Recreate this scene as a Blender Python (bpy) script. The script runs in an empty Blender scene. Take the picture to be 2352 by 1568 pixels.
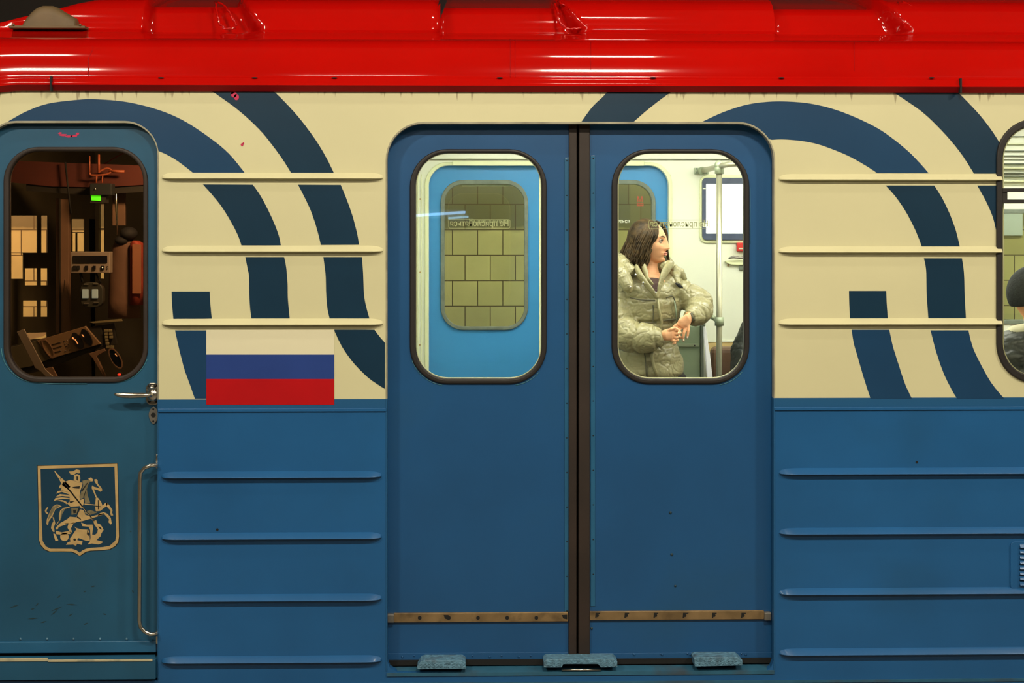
import bpy, bmesh, math, random
from mathutils import Vector, Matrix, noise
random.seed(7)
S = bpy.context.scene
COL = S.collection

# ------------------------------------------------------------------ camera
F = 5.0/0.0015                      # focal length in pixels of the 2352-wide frame
YAW = math.radians(1.3)
CAM = Vector((0, -5, 1.48))
HZ = 535                            # horizon row
cd = bpy.data.cameras.new('camera'); cam = bpy.data.objects.new('camera', cd); COL.objects.link(cam)
cam.location = CAM; cam.rotation_euler = (math.radians(90), 0, -YAW)
cd.sensor_width = 36; cd.lens = 36*F/2352; cd.shift_y = -(784-HZ)/2352; cd.clip_end = 200
S.camera = cam
S.view_settings.view_transform = 'Standard'; S.view_settings.look = 'None'
S.view_settings.exposure = 0.0; S.view_settings.gamma = 1; S.view_settings.use_curve_mapping = False
# ------------------------------------------------------------------ world
wd = bpy.data.worlds.new('world'); S.world = wd; wd.use_nodes = True
wd.node_tree.nodes['Background'].inputs[0].default_value = (1.0, .86, .62, 1)
wd.node_tree.nodes['Background'].inputs[1].default_value = 0.10
# platform daylight-white luminaires: (x, y, z, length, radiance, colour, soft light watts)
LAMPS = [(-2.6, -3.2, 3.85, .6, 112), (.72, -3.2, 3.85, .6, 118), (4.0, -3.2, 3.85, .6, 130),
         (-2.75, -6.5, 3.9, 1.2, 34), (.72, -6.5, 3.9, 1.2, 34), (4.1, -6.5, 3.9, 1.2, 34),
         (-.72, -3.4, 3.2, .7, 6), (-2.3, -1.2, 4.1, .5, 9), (.62, -1.2, 4.1, .5, 9), (3.5, -1.2, 4.1, .5, 9)]
LAMP_E = 14.0

# ------------------------------------------------------------------ projection helpers
def W(px, py, Y):
    dx = math.sin(YAW) + math.cos(YAW)*(px-1176)/F
    dy = math.cos(YAW) - math.sin(YAW)*(px-1176)/F
    t = (Y-CAM.y)/dy
    return Vector((CAM.x+t*dx, Y, CAM.z+t*(HZ-py)/F))
def WX(px, py, X):
    dx = math.sin(YAW) + math.cos(YAW)*(px-1176)/F
    dy = math.cos(YAW) - math.sin(YAW)*(px-1176)/F
    t = (X-CAM.x)/dx
    return Vector((X, CAM.y+t*dy, CAM.z+t*(HZ-py)/F))
def ZZ(py, Y, px=1100): return W(px, py, Y).z
def XX(px, Y): return W(px, 535, Y).x

# ------------------------------------------------------------------ materials
MATS = {}
def mat(name, col, rough=.5, metal=0, coat=0, var=0, vs=6, bump=0, bs=3, emit=0, ecol=None, spec=.5, dirt=0, dcol=(.05,.04,.03), ds=5, bdist=.01, sheen=0):
    m = bpy.data.materials.new(name); m.use_nodes = True
    nt = m.node_tree; n = nt.nodes; l = nt.links; b = n['Principled BSDF']
    b.inputs['Roughness'].default_value = rough; b.inputs['Metallic'].default_value = metal
    b.inputs['Coat Weight'].default_value = coat; b.inputs['Coat Roughness'].default_value = .08
    b.inputs['Specular IOR Level'].default_value = spec
    c = n.new('ShaderNodeRGB'); c.outputs[0].default_value = (*col, 1); out = c.outputs[0]
    tc = n.new('ShaderNodeTexCoord')
    def nz(scale, det=4):
        t = n.new('ShaderNodeTexNoise'); t.inputs['Scale'].default_value = scale; t.inputs['Detail'].default_value = det
        l.new(tc.outputs['Object'], t.inputs['Vector']); return t
    if var:
        t = nz(vs); mr = n.new('ShaderNodeMapRange'); mr.inputs[1].default_value = .3; mr.inputs[2].default_value = .7
        mr.inputs[3].default_value = 1-var; mr.inputs[4].default_value = 1+var
        l.new(t.outputs[0], mr.inputs[0])
        mx = n.new('ShaderNodeVectorMath'); mx.operation = 'SCALE'; l.new(out, mx.inputs[0]); l.new(mr.outputs[0], mx.inputs['Scale']); out = mx.outputs[0]
    if dirt:
        t = nz(ds, 8); mr = n.new('ShaderNodeMapRange'); mr.inputs[1].default_value = .55; mr.inputs[2].default_value = .75
        mr.inputs[4].default_value = dirt; l.new(t.outputs[0], mr.inputs[0])
        mx = n.new('ShaderNodeMix'); mx.data_type = 'RGBA'; mx.inputs['B'].default_value = (*dcol, 1)
        l.new(mr.outputs[0], mx.inputs['Factor']); l.new(out, mx.inputs['A']); out = mx.outputs['Result']
    l.new(out, b.inputs['Base Color'])
    if bump:
        t = nz(bs, 3); bp = n.new('ShaderNodeBump'); bp.inputs['Strength'].default_value = bump; bp.inputs['Distance'].default_value = bdist
        l.new(t.outputs[0], bp.inputs['Height']); l.new(bp.outputs[0], b.inputs['Normal'])
        if coat: l.new(bp.outputs[0], b.inputs['Coat Normal'])
    if emit:
        b.inputs['Emission Color'].default_value = (*(ecol or col), 1); b.inputs['Emission Strength'].default_value = emit
    m['out'] = 0
    MATS[name] = m; return m
red = mat('red_gloss_paint', (.44, .0025, .0012), .07, coat=.3, var=.07, vs=3, bump=.10, bs=1.7, dirt=.25, ds=6, dcol=(.30,.004,.003))
dred = mat('shaded_gutter_and_joint_red', (.30, .002, .004), .55, spec=.15, var=.1)  # darker red holds the gutter's underside shade; also used on roof joints
blue = mat('blue_body_paint', (.012, .098, .27), .34, coat=.12, var=.1, vs=2.5, bump=.15, bs=3, dirt=.25, ds=2.2, dcol=(.012,.06,.11))
dblue = mat('blue_door_paint', (.010, .077, .215), .38, coat=.1, var=.09, vs=2.5, bump=.12, bs=3, dirt=.3, ds=2.5, dcol=(.014,.055,.09))
cblue = mat('blue_cab_door_paint', (.013, .082, .16), .42, coat=.08, var=.14, vs=3, bump=.2, bs=4, dirt=.35, ds=4, dcol=(.02,.055,.075))
wornblue = mat('worn_light_blue_paint', (.10, .22, .32), .45, var=.4, vs=70, bump=.5, bs=120, dirt=.85, ds=16, dcol=(.05,.03,.02))
ledge = mat('sill_paint', (.025, .11, .19), .45, var=.15, vs=12, dirt=.6, ds=8, dcol=(.06,.04,.03))
navy = mat('navy_livery_film', (.006, .030, .062), .3, coat=.05, var=.06, bump=.1, bs=3)
rubber = mat('black_rubber', (.012, .009, .008), .55, var=.1)
brubber = mat('brown_aged_rubber', (.022, .0125, .009), .6, var=.25, vs=6, dirt=.5, ds=4, dcol=(.011,.007,.006))
black = mat('black_gap', (.003, .003, .003), .8)
steel = mat('polished_steel', (.62, .58, .5), .22, metal=1, var=.1)
dsteel = mat('dull_metal', (.3, .28, .25), .4, metal=.8, var=.2, vs=30)
brass = mat('aged_brass_strip', (.26, .17, .08), .42, metal=.35, var=.3, vs=14, dirt=.7, ds=16, dcol=(.03,.02,.012))
rim = mat('rolled_edge_paint', (.30, .28, .2), .4, var=.25, vs=12, dirt=.5, ds=10)
white = mat('flag_white', (.74, .69, .49), .35, coat=.2)
fblue = mat('flag_blue', (.021, .052, .235), .32, coat=.2, var=.07)
fred = mat('flag_red', (.45, .003, .006), .32, coat=.2, var=.07)
gold = mat('crest_gold', (.49, .33, .14), .45, var=.15, vs=25)
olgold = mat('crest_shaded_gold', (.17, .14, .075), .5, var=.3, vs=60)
field = mat('crest_field', (.006, .038, .075), .4)
cream_in = mat('interior_cream', (.80, .83, .52), .35, var=.02)
white_in = mat('interior_white', (.84, .86, .71), .35, var=.02)
ceil_in = mat('interior_ceiling', (.85, .85, .72), .5)
lblue = mat('interior_light_blue', (.055, .29, .62), .3, coat=.2, var=.05, vs=3)
trimg = mat('interior_grey_trim', (.16, .19, .15), .5, var=.2, vs=20)
floorm = mat('interior_linoleum', (.12, .09, .07), .6, var=.2)
yel = mat('interior_yellow_laminate', (.72, .55, .24), .4)
polem = mat('brushed_rail_metal', (.46, .45, .33), .32, metal=.55)
clampm = mat('rail_clamp_grey', (.38, .44, .30), .4, metal=.2)
greenm = mat('grey_green_enamel', (.30, .38, .25), .4, var=.05)
vinyl = mat('brown_vinyl', (.20, .115, .07), .4, bump=.2, bs=40)
bezel = mat('screen_bezel', (.07, .09, .15), .35, var=.15, vs=30)
screen = mat('lit_screen', (1, 1, 1), .3, emit=1.6, ecol=(1, .98, .95))
redbox = mat('red_alarm_plastic', (.62, .035, .03), .35)
skin = mat('skin', (.84, .43, .23), .55, spec=.3)
coatm = mat('olive_puffer_nylon', (.35, .315, .17), .23, coat=.15, bump=.4, bs=38, bdist=.008, var=.06)
coatd = mat('olive_puffer_lining', (.10, .09, .05), .6)
hairm = mat('dark_brown_hair', (.062, .038, .015), .5, spec=.25, var=.75, vs=45, bump=.6, bs=120, bdist=.003)
shirtm = mat('plum_shirt', (.085, .045, .04), .8)
darkc = mat('dark_green_grey_jacket', (.018, .023, .02), .45, bump=.5, bs=18, bdist=.012, var=.3, vs=9)
blackc = mat('black_cloth', (.012, .012, .014), .8)
wool = mat('charcoal_knit', (.022, .026, .027), .9, bump=.6, bs=160, bdist=.003, var=.3, vs=80)
whitec = mat('cream_hood_cloth', (.72, .68, .5), .8)
lips = mat('lips', (.60, .21, .16), .45)
eyew = mat('eye_white', (.50, .40, .32), .4); iris = mat('iris', (.035, .018, .01), .2); ringm = mat('silver_ring', (.8,.78,.7), .2, metal=1)
nail = mat('nail_varnish', (.75, .62, .48), .25)
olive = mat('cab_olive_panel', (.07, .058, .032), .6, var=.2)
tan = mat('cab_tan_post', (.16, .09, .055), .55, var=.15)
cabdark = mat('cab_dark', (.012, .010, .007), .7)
maroon = mat('cab_maroon_reflection', (.065, .010, .005), .8, var=.2)
consolem = mat('console_tan', (.19, .115, .06), .5, var=.15)
greyp = mat('radio_grey', (.22, .18, .15), .5, var=.08)
ddark = mat('dark_display', (.006, .006, .01), .2)
key = mat('button_grey', (.2, .17, .09), .5)
orange = mat('orange_hose', (.28, .07, .03), .5)
jackm = mat('brown_work_jacket', (.16, .085, .055), .8, var=.2, bump=.5, bs=12)
jackr = mat('red_vest', (.30, .04, .02), .7, var=.25, vs=18)
greenled = mat('green_led', (.1, .9, .05), .4, emit=1.0, ecol=(.08, .95, .0))
whiteled = mat('white_led', (.8, .9, .8), .4, emit=.8, ecol=(.8, .95, .7))
bluewin = mat('lit_instrument', (.3, .4, .42), .3, emit=.22, ecol=(.6, .75, .8))
redled = mat('red_lamp', (.8, .05, .03), .4, emit=.7, ecol=(1, .07, .04))
orled = mat('gauge_glow', (.8, .4, .15), .4, emit=.9, ecol=(1, .42, .18))
paper = mat('paper', (.7, .55, .38), .8)
cowl = mat('cowl_grey_brown', (.13, .082, .035), .6, var=.25, vs=9, dirt=.4, ds=12)
concrete = mat('platform_granite', (.16, .14, .11), .35, var=.2, vs=14)
stceil = mat('station_plaster', (.26, .23, .16), .8)
darkst = mat('dark_tunnel_plaster', (.016, .012, .009), .9)
ballast = mat('track_bed', (.03, .026, .022), .9, var=.4, vs=20)
lampm = mat('lamp_tube', (1, 1, 1), .4, emit=LAMP_E, ecol=(1, .93, .78))
lampb = mat('lamp_tube_blue', (1, 1, 1), .4, emit=11, ecol=(.30, .58, 1))
trackfill = mat('track_fill_tube', (1, 1, 1), .4, emit=80, ecol=(1, .95, .70))
housing = mat('lamp_housing', (.4, .38, .33), .5)
carlamp = mat('carriage_lamp', (1, 1, 1), .4, emit=21, ecol=(1, .99, .90))
letter = mat('pale_lettering', (.37, .41, .2), .5)
letterd = mat('grey_green_lettering', (.34, .38, .22), .5)
mred = mat('red_lettering', (.42, .06, .03), .5)

def glassmat(name, tint, refl=.9):
    m = bpy.data.materials.new(name); m.use_nodes = True; nt = m.node_tree; n = nt.nodes; l = nt.links
    n.remove(n['Principled BSDF']); o = n['Material Output']
    t = n.new('ShaderNodeBsdfTransparent'); t.inputs[0].default_value = (*tint, 1)
    g = n.new('ShaderNodeBsdfGlossy'); g.inputs['Roughness'].default_value = 0.01; g.inputs[0].default_value = (refl, refl, refl, 1)
    f = n.new('ShaderNodeFresnel'); f.inputs[0].default_value = 1.45
    mx = n.new('ShaderNodeMixShader'); l.new(f.outputs[0], mx.inputs[0]); l.new(t.outputs[0], mx.inputs[1]); l.new(g.outputs[0], mx.inputs[2])
    l.new(mx.outputs[0], o.inputs[0]); return m
glass = glassmat('clear_glass', (.97, .985, .95)); cabglass = glassmat('cab_glass', (.80, .72, .60), .6)
film = glassmat('pale_sticker_film', (.86, .9, .86), .6)

def zoned(m, zsplit, lowcol, topz=None, wob=0, dark=None):
    """two paint colours meeting at world height zsplit"""
    nt = m.node_tree; n = nt.nodes; l = nt.links; b = n['Principled BSDF']
    src = b.inputs['Base Color'].links[0].from_socket
    g = n.new('ShaderNodeNewGeometry'); sp = n.new('ShaderNodeSeparateXYZ'); l.new(g.outputs['Position'], sp.inputs[0])
    lt = n.new('ShaderNodeMath'); lt.operation = 'LESS_THAN'; lt.inputs[1].default_value = zsplit; l.new(sp.outputs[2], lt.inputs[0])
    mx = n.new('ShaderNodeMix'); mx.data_type = 'RGBA'; mx.inputs['B'].default_value = (*lowcol, 1)
    l.new(lt.outputs[0], mx.inputs['Factor']); l.new(src, mx.inputs['A']); l.new(mx.outputs['Result'], b.inputs['Base Color'])
cream = mat('cream_body_paint', (.63, .59, .36), .38, coat=.12, var=.035, vs=2, bump=.12, bs=3)
def cream_extra():
    # rust-brown run-off stains below the gutter and orange tint near door edges
    nt = cream.node_tree; n = nt.nodes; l = nt.links; b = n['Principled BSDF']
    src = b.inputs['Base Color'].links[0].from_socket
    g = n.new('ShaderNodeNewGeometry'); mp = n.new('ShaderNodeMapping'); mp.inputs['Scale'].default_value = (55, 1, 2.2)
    l.new(g.outputs['Position'], mp.inputs[0]); t = n.new('ShaderNodeTexNoise'); t.inputs['Scale'].default_value = 1; t.inputs['Detail'].default_value = 5
    l.new(mp.outputs[0], t.inputs[0]); sp = n.new('ShaderNodeSeparateXYZ'); l.new(g.outputs['Position'], sp.inputs[0])
    hz = n.new('ShaderNodeMapRange'); hz.inputs[1].default_value = ZZ(248, 0); hz.inputs[2].default_value = ZZ(212, 0); hz.inputs[3].default_value = 0; hz.inputs[4].default_value = .2
    l.new(sp.outputs[2], hz.inputs[0]); ad = n.new('ShaderNodeMath'); ad.operation = 'ADD'; l.new(t.outputs[0], ad.inputs[0]); l.new(hz.outputs[0], ad.inputs[1])
    mr = n.new('ShaderNodeMapRange'); mr.inputs[1].default_value = .74; mr.inputs[2].default_value = .80; mr.inputs[4].default_value = .6; l.new(ad.outputs[0], mr.inputs[0])
    mx = n.new('ShaderNodeMix'); mx.data_type = 'RGBA'; mx.inputs['B'].default_value = (.16, .1, .045, 1)
    l.new(mr.outputs[0], mx.inputs['Factor']); l.new(src, mx.inputs['A']); l.new(mx.outputs['Result'], b.inputs['Base Color'])
cream_extra()
zoned(cream, ZZ(915.5, 0), (.012, .088, .22)); zoned(rim, ZZ(915.5, 0), (.012, .088, .22))

# ------------------------------------------------------------------ object helpers
def link(name, me, mats, parent=None, smooth=False, **kw):
    if not isinstance(mats, (list, tuple)): mats = [mats]
    o = bpy.data.objects.new(name, me); COL.objects.link(o)
    for m in mats: me.materials.append(m)
    if smooth:
        for p in me.polygons: p.use_smooth = True
    if parent is not None:
        o.parent = parent; o.matrix_parent_inverse = Matrix.Translation(-wpos(parent))
    for k, v in kw.items(): o[k] = v
    return o
def wpos(o):
    return Vector(o.location) if o.parent is None else Vector((0, 0, 0))
def thing(name, label, cat, loc=(0, 0, 0), group=None):
    o = bpy.data.objects.new(name, None); COL.objects.link(o); o.location = loc; o.empty_display_size = .1
    o['label'] = label; o['category'] = cat
    if group: o['group'] = group
    return o
class MB:
    """mesh builder in world coordinates"""
    def __init__(s): s.v = []; s.f = []; s.m = []; s.sm = []
    def add(s, vs, fs, mi=0, sm=False):
        o = len(s.v); s.v += [tuple(v) for v in vs]; s.f += [tuple(i+o for i in f) for f in fs]; s.m += [mi]*len(fs); s.sm += [sm]*len(fs); return s
    def box(s, a, b, mi=0, bev=0):
        x0, x1 = sorted((a[0], b[0])); y0, y1 = sorted((a[1], b[1])); z0, z1 = sorted((a[2], b[2]))
        if bev:
            bm = bmesh.new(); bmesh.ops.create_cube(bm, size=1)
            for v in bm.verts: v.co = Vector(((x0+x1)/2+v.co.x*(x1-x0), (y0+y1)/2+v.co.y*(y1-y0), (z0+z1)/2+v.co.z*(z1-z0)))
            bmesh.ops.bevel(bm, geom=bm.edges[:], offset=bev, segments=3, affect='EDGES', profile=.5)
            bm.verts.index_update(); s.add([v.co.copy() for v in bm.verts], [[v.index for v in f.verts] for f in bm.faces], mi, False); bm.free(); return s
        vs = [(x, y, z) for x in (x0, x1) for y in (y0, y1) for z in (z0, z1)]
        return s.add(vs, [(0,1,3,2),(4,6,7,5),(0,4,5,1),(2,3,7,6),(0,2,6,4),(1,5,7,3)], mi)
    def pbox(s, p0, p1, Y, d, mi=0, bev=0):
        """box from a pixel rectangle whose front face lies at depth Y"""
        a = W(p0[0], p0[1], Y); b = W(p1[0], p1[1], Y)
        return s.box((a.x, Y, a.z), (b.x, Y+d, b.z), mi, bev)
    def tube(s, pts, r, n=12, mi=0, cap=True, fl=1.0):
        pts = [Vector(p) for p in pts]; rs = r if isinstance(r, (list, tuple)) else [r]*len(pts)
        rings = []; up = None
        for i, p in enumerate(pts):
            t = (pts[min(i+1, len(pts)-1)]-pts[max(i-1, 0)])
            if t.length < 1e-9: t = Vector((0, 0, 1))
            t.normalize()
            if up is None: up = Vector((0, 0, 1)) if abs(t.z) < .9 else Vector((0, 1, 0))
            u = (up-t*up.dot(t)); u = u.normalized() if u.length > 1e-6 else t.orthogonal().normalized(); up = u
            w = t.cross(u); rings.append([p+(u*math.cos(2*math.pi*k/n)*rs[i]+w*math.sin(2*math.pi*k/n)*rs[i]*fl) for k in range(n)])
        vs = [v for R in rings for v in R]; fs = []
        for i in range(len(pts)-1):
            for k in range(n):
                a = i*n+k; b = i*n+(k+1) % n; fs.append((a, b, b+n, a+n))
        if cap: fs.append(tuple(reversed(range(n)))); fs.append(tuple((len(pts)-1)*n+k for k in range(n)))
        return s.add(vs, fs, mi, True)
    def blob(s, c, r, mi=0, rot=None, nu=20, nv=12, fn=None):
        r = r if isinstance(r, (list, tuple, Vector)) else (r, r, r); vs = []; fs = []
        for j in range(nv+1):
            th = math.pi*j/nv
            for i in range(nu):
                ph = 2*math.pi*i/nu; v = Vector((math.sin(th)*math.cos(ph)*r[0], math.sin(th)*math.sin(ph)*r[1], math.cos(th)*r[2]))
                if fn: v = fn(v)
                if rot: v = rot @ v
                vs.append(Vector(c)+v)
        for j in range(nv):
            for i in range(nu):
                a = j*nu+i; b = j*nu+(i+1) % nu; fs.append((a, a+nu, b+nu, b))
        return s.add(vs, fs, mi, True)
    def rings(s, rs, n=32, mi=0):
        """loft of ellipses (cx, cy, z, rx, ry)"""
        vs = []; fs = []
        for (cx, cy, z, rx, ry) in rs:
            for k in range(n):
                a = 2*math.pi*k/n; vs.append((cx+rx*math.cos(a), cy+ry*math.sin(a), z))
        for i in range(len(rs)-1):
            for k in range(n):
                a = i*n+k; b = i*n+(k+1) % n; fs.append((a, b, b+n, a+n))
        fs.append(tuple(reversed(range(n)))); fs.append(tuple((len(rs)-1)*n+k for k in range(n)))
        return s.add(vs, fs, mi, True)
    def disc(s, px, py, Y, rpx, d=.003, mi=0, n=16, sy=1):
        c = W(px, py, Y); r = rpx*(5+Y)/F
        vs = [(c.x+r*math.cos(2*math.pi*k/n), Y+q, c.z+r*sy*math.sin(2*math.pi*k/n)) for q in (0, d) for k in range(n)]
        fs = [tuple(range(n)), tuple(reversed(range(n, 2*n)))]+[(k, k+n, (k+1) % n+n, (k+1) % n) for k in range(n)]
        return s.add(vs, fs, mi)
    def rivet(s, px, py, Y, r=.004, mi=0):
        c = W(px, py, Y); return s.blob(c, (r, r*.6, r), mi, nu=8, nv=6)
    def plate(s, loops, Y, d, mi=0, bev=0, px=True, seg=2):
        v, f = curve_plate(loops, Y, d, bev, px, seg); return s.add(v, f, mi)
    def mesh(s, name):
        me = bpy.data.meshes.new(name); me.from_pydata(s.v, [], s.f)
        me.polygons.foreach_set('material_index', s.m); me.polygons.foreach_set('use_smooth', s.sm); me.update(); return me
    def build(s, name, mats, parent=None, **kw): return link(name, s.mesh(name), mats, parent, **kw)
    def each(s, name, mats, parent=None, **kw):
        """one object per connected piece"""
        par = list(range(len(s.v)))
        def fd(a):
            while par[a] != a: par[a] = par[par[a]]; a = par[a]
            return a
        for f in s.f:
            for q in f[1:]: par[fd(f[0])] = fd(q)
        grp = {}
        for i, f in enumerate(s.f): grp.setdefault(fd(f[0]), []).append(i)
        out = []
        for ids in grp.values():
            b = MB(); mp = {}
            for i in ids:
                for q in s.f[i]:
                    if q not in mp: mp[q] = len(b.v); b.v.append(s.v[q])
                b.f.append(tuple(mp[q] for q in s.f[i])); b.m.append(s.m[i]); b.sm.append(s.sm[i])
            out.append(b.build(name, mats, parent, **kw))
        return out
    def remesh(s, name, mats, parent=None, vox=.004, smooth=3, crease=0, **kw):
        me = s.mesh(name+'_src'); o = bpy.data.objects.new(name+'_src', me); COL.objects.link(o)
        m = o.modifiers.new('r', 'REMESH'); m.mode = 'VOXEL'; m.voxel_size = vox; m.use_smooth_shade = True
        if smooth: q = o.modifiers.new('s', 'SMOOTH'); q.iterations = smooth; q.factor = .5
        dg = bpy.context.evaluated_depsgraph_get(); nm = bpy.data.meshes.new_from_object(o.evaluated_get(dg))
        bpy.data.objects.remove(o); bpy.data.meshes.remove(me); nm.materials.clear(); nm.name = name
        for p in nm.polygons: p.material_index = 0
        if crease:
            cn = noise.noise; out = []
            for v in nm.vertices:
                c = v.co; a_ = cn(Vector((c.x*14, c.y*14, c.z*22))); d_ = cn(Vector((c.x*9+c.z*16, c.y*9, c.z*10-c.x*13))*1.5+Vector((5, 3, a_*.7))); e_ = cn(Vector((c.x*10-c.z*26, c.y*14, c.z*8+c.x*8))*1.3+Vector((1, 8, a_*.5)))
                q = -max(0, .10-abs(d_))/.10*.6 - max(0, .07-abs(e_))/.07*.45 + a_*.9
                out.append(c+v.normal*q*crease)
            for v, c in zip(nm.vertices, out): v.co = c
            nm.update()
        return link(name, nm, mats, parent, True, **kw)
def curve_plate(loops, Y, d, bev=0, px=True, seg=2):
    cu = bpy.data.curves.new('t', 'CURVE'); cu.dimensions = '2D'; cu.fill_mode = 'BOTH'
    cu.extrude = max(d/2-bev, .00005); cu.bevel_depth = bev; cu.bevel_resolution = seg; cu.offset = -bev
    for lp in loops:
        sp = cu.splines.new('POLY'); sp.points.add(len(lp)-1); sp.use_cyclic_u = True
        for i, p in enumerate(lp):
            if px: w = W(p[0], p[1], Y); sp.points[i].co = (w.x, w.z, 0, 1)
            else: sp.points[i].co = (p[0], p[1], 0, 1)
    o = bpy.data.objects.new('t', cu); COL.objects.link(o)
    dg = bpy.context.evaluated_depsgraph_get(); me = bpy.data.meshes.new_from_object(o.evaluated_get(dg))
    vs = [(v.co.x, Y+d/2-v.co.z, v.co.y) for v in me.vertices]; fs = [tuple(p.vertices) for p in me.polygons]
    bpy.data.objects.remove(o); bpy.data.curves.remove(cu); bpy.data.meshes.remove(me)
    return vs, fs
def rr(x0, y0, x1, y1, r, n=10):
    """rounded rectangle in pixels, r = (top-left, top-right, bottom-right, bottom-left)"""
    if not isinstance(r, (tuple, list)): r = (r,)*4
    out = []
    for (cx, cy, a0, q) in ((x0+r[0], y0+r[0], 180, r[0]), (x1-r[1], y0+r[1], 270, r[1]), (x1-r[2], y1-r[2], 0, r[2]), (x0+r[3], y1-r[3], 90, r[3])):
        if q == 0: out.append((cx, cy)); continue
        for k in range(n+1):
            a = math.radians(a0+90*k/n); out.append((cx+q*math.cos(a), cy+q*math.sin(a)))
    return out
def sm(pts, n=6):
    """Catmull-Rom smoothing of an open polyline"""
    out = []; P = [Vector(p) for p in pts]
    for i in range(len(P)-1):
        p0 = P[max(i-1, 0)]; p1 = P[i]; p2 = P[i+1]; p3 = P[min(i+2, len(P)-1)]
        for k in range(n):
            t = k/n; out.append(tuple(.5*((2*p1)+(p2-p0)*t+(2*p0-5*p1+4*p2-p3)*t*t+(3*p1-p0-3*p2+p3)*t**3)))
    out.append(tuple(P[-1])); return out
def text(body, size_w, cx, cz, Y, mirror=False):
    """lettering as a thin mesh of given width, centred"""
    cu = bpy.data.curves.new('t', 'FONT'); cu.body = body; cu.extrude = 0; cu.offset = .012; cu.resolution_u = 3
    o = bpy.data.objects.new('t', cu); COL.objects.link(o)
    dg = bpy.context.evaluated_depsgraph_get(); me = bpy.data.meshes.new_from_object(o.evaluated_get(dg))
    xs = [v.co.x for v in me.vertices]; ys = [v.co.y for v in me.vertices]
    k = size_w/(max(xs)-min(xs)); mx = (max(xs)+min(xs))/2; my = (max(ys)+min(ys))/2
    q = -1 if mirror else 1
    vs = [(cx+q*k*(v.co.x-mx), Y, cz+k*1.15*(v.co.y-my)) for v in me.vertices]; fs = [tuple(p.vertices) for p in me.polygons]
    bpy.data.objects.remove(o); bpy.data.curves.remove(cu); bpy.data.meshes.remove(me); return vs, fs

# ================================================================== STATION
def tilemat():
    m = mat('track_wall_tiles', (.47, .46, .21), .3, var=.06, vs=5, dirt=.15, ds=3, dcol=(.2,.17,.09))
    nt = m.node_tree; n = nt.nodes; l = nt.links; b = n['Principled BSDF']
    src = b.inputs['Base Color'].links[0].from_socket
    Yw = 3.5; k = (5+Yw)/F
    g = n.new('ShaderNodeNewGeometry'); sp = n.new('ShaderNodeSeparateXYZ'); l.new(g.outputs['Position'], sp.inputs[0])
    tw = 57.8*k; th = 58.4*k
    def op(o, a, bb):
        q = n.new('ShaderNodeMath'); q.operation = o
        for i, x in ((0, a), (1, bb)):
            if isinstance(x, (int, float)): q.inputs[i].default_value = x
            else: l.new(x, q.inputs[i])
        return q.outputs[0]
    X0 = W(1126, 600, Yw).x; Z0 = W(1126, 586, Yw).z
    v = op('DIVIDE', op('SUBTRACT', sp.outputs[2], Z0), th); row = op('FLOOR', v, 0); fv = op('SUBTRACT', v, row)
    odd = op('MODULO', op('ADD', row, 100), 2)
    u = op('ADD', op('DIVIDE', op('SUBTRACT', sp.outputs[0], X0), tw), op('MULTIPLY', odd, -.5)); u = op('ADD', u, 100.5)
    fu = op('FRACT', u, 0)
    e = .02
    ln = op('MAXIMUM', op('MAXIMUM', op('LESS_THAN', fu, e), op('GREATER_THAN', fu, 1-e)), op('MAXIMUM', op('LESS_THAN', fv, e), op('GREATER_THAN', fv, 1-e)))
    wn = n.new('ShaderNodeTexWhiteNoise'); wn.noise_dimensions = '2D'; cb = n.new('ShaderNodeCombineXYZ')
    l.new(op('FLOOR', u, 0), cb.inputs[0]); l.new(row, cb.inputs[1]); l.new(cb.outputs[0], wn.inputs['Vector'])
    br = op('ADD', op('MULTIPLY', wn.outputs['Value'], .16), .92)
    vm = n.new('ShaderNodeVectorMath'); vm.operation = 'SCALE'; l.new(src, vm.inputs[0]); l.new(br, vm.inputs['Scale'])
    # darker courses above one line of joints
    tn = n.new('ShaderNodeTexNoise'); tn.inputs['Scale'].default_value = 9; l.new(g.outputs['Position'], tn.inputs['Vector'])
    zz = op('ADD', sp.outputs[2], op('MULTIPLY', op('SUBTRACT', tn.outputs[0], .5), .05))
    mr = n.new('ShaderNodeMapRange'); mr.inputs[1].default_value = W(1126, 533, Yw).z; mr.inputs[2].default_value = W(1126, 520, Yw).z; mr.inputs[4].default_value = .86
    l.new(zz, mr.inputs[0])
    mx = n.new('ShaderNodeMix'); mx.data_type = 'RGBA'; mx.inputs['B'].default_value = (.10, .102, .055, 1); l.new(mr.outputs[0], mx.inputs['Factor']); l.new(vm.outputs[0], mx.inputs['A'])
    m2 = n.new('ShaderNodeMix'); m2.data_type = 'RGBA'; m2.inputs['B'].default_value = (.09, .075, .03, 1); l.new(ln, m2.inputs['Factor']); l.new(mx.outputs['Result'], m2.inputs['A'])
    l.new(m2.outputs['Result'], b.inputs['Base Color']); return m
tiles = tilemat()
def struct(name, mb, mats): o = mb.build(name, mats); o['kind'] = 'structure'; return o
struct('wall_back', MB().box((-9, 3.5, -1.3), (10, 3.7, 4.6)), tiles)
struct('wall_front', MB().box((-9, -13.2, -.14), (10, -13, 4.6)), stceil)
struct('floor', MB().box((-9, -13, -1.3), (10, -.13, -.14)), concrete)
struct('trim_1', MB().box((-9, -.13, -1.3), (10, 3.5, -1.15)), ballast)
struct('ceiling', MB().box((-9, -13.2, 4.6), (10, 0.0, 4.7)), stceil)
struct('ceiling_track', MB().box((-9, 0.0, 4.6), (10, 3.7, 4.7)), darkst)
struct('wall_beam', MB().box((-9, 2.9, 2.42), (10, 3.5, 4.6)), darkst)

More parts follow.
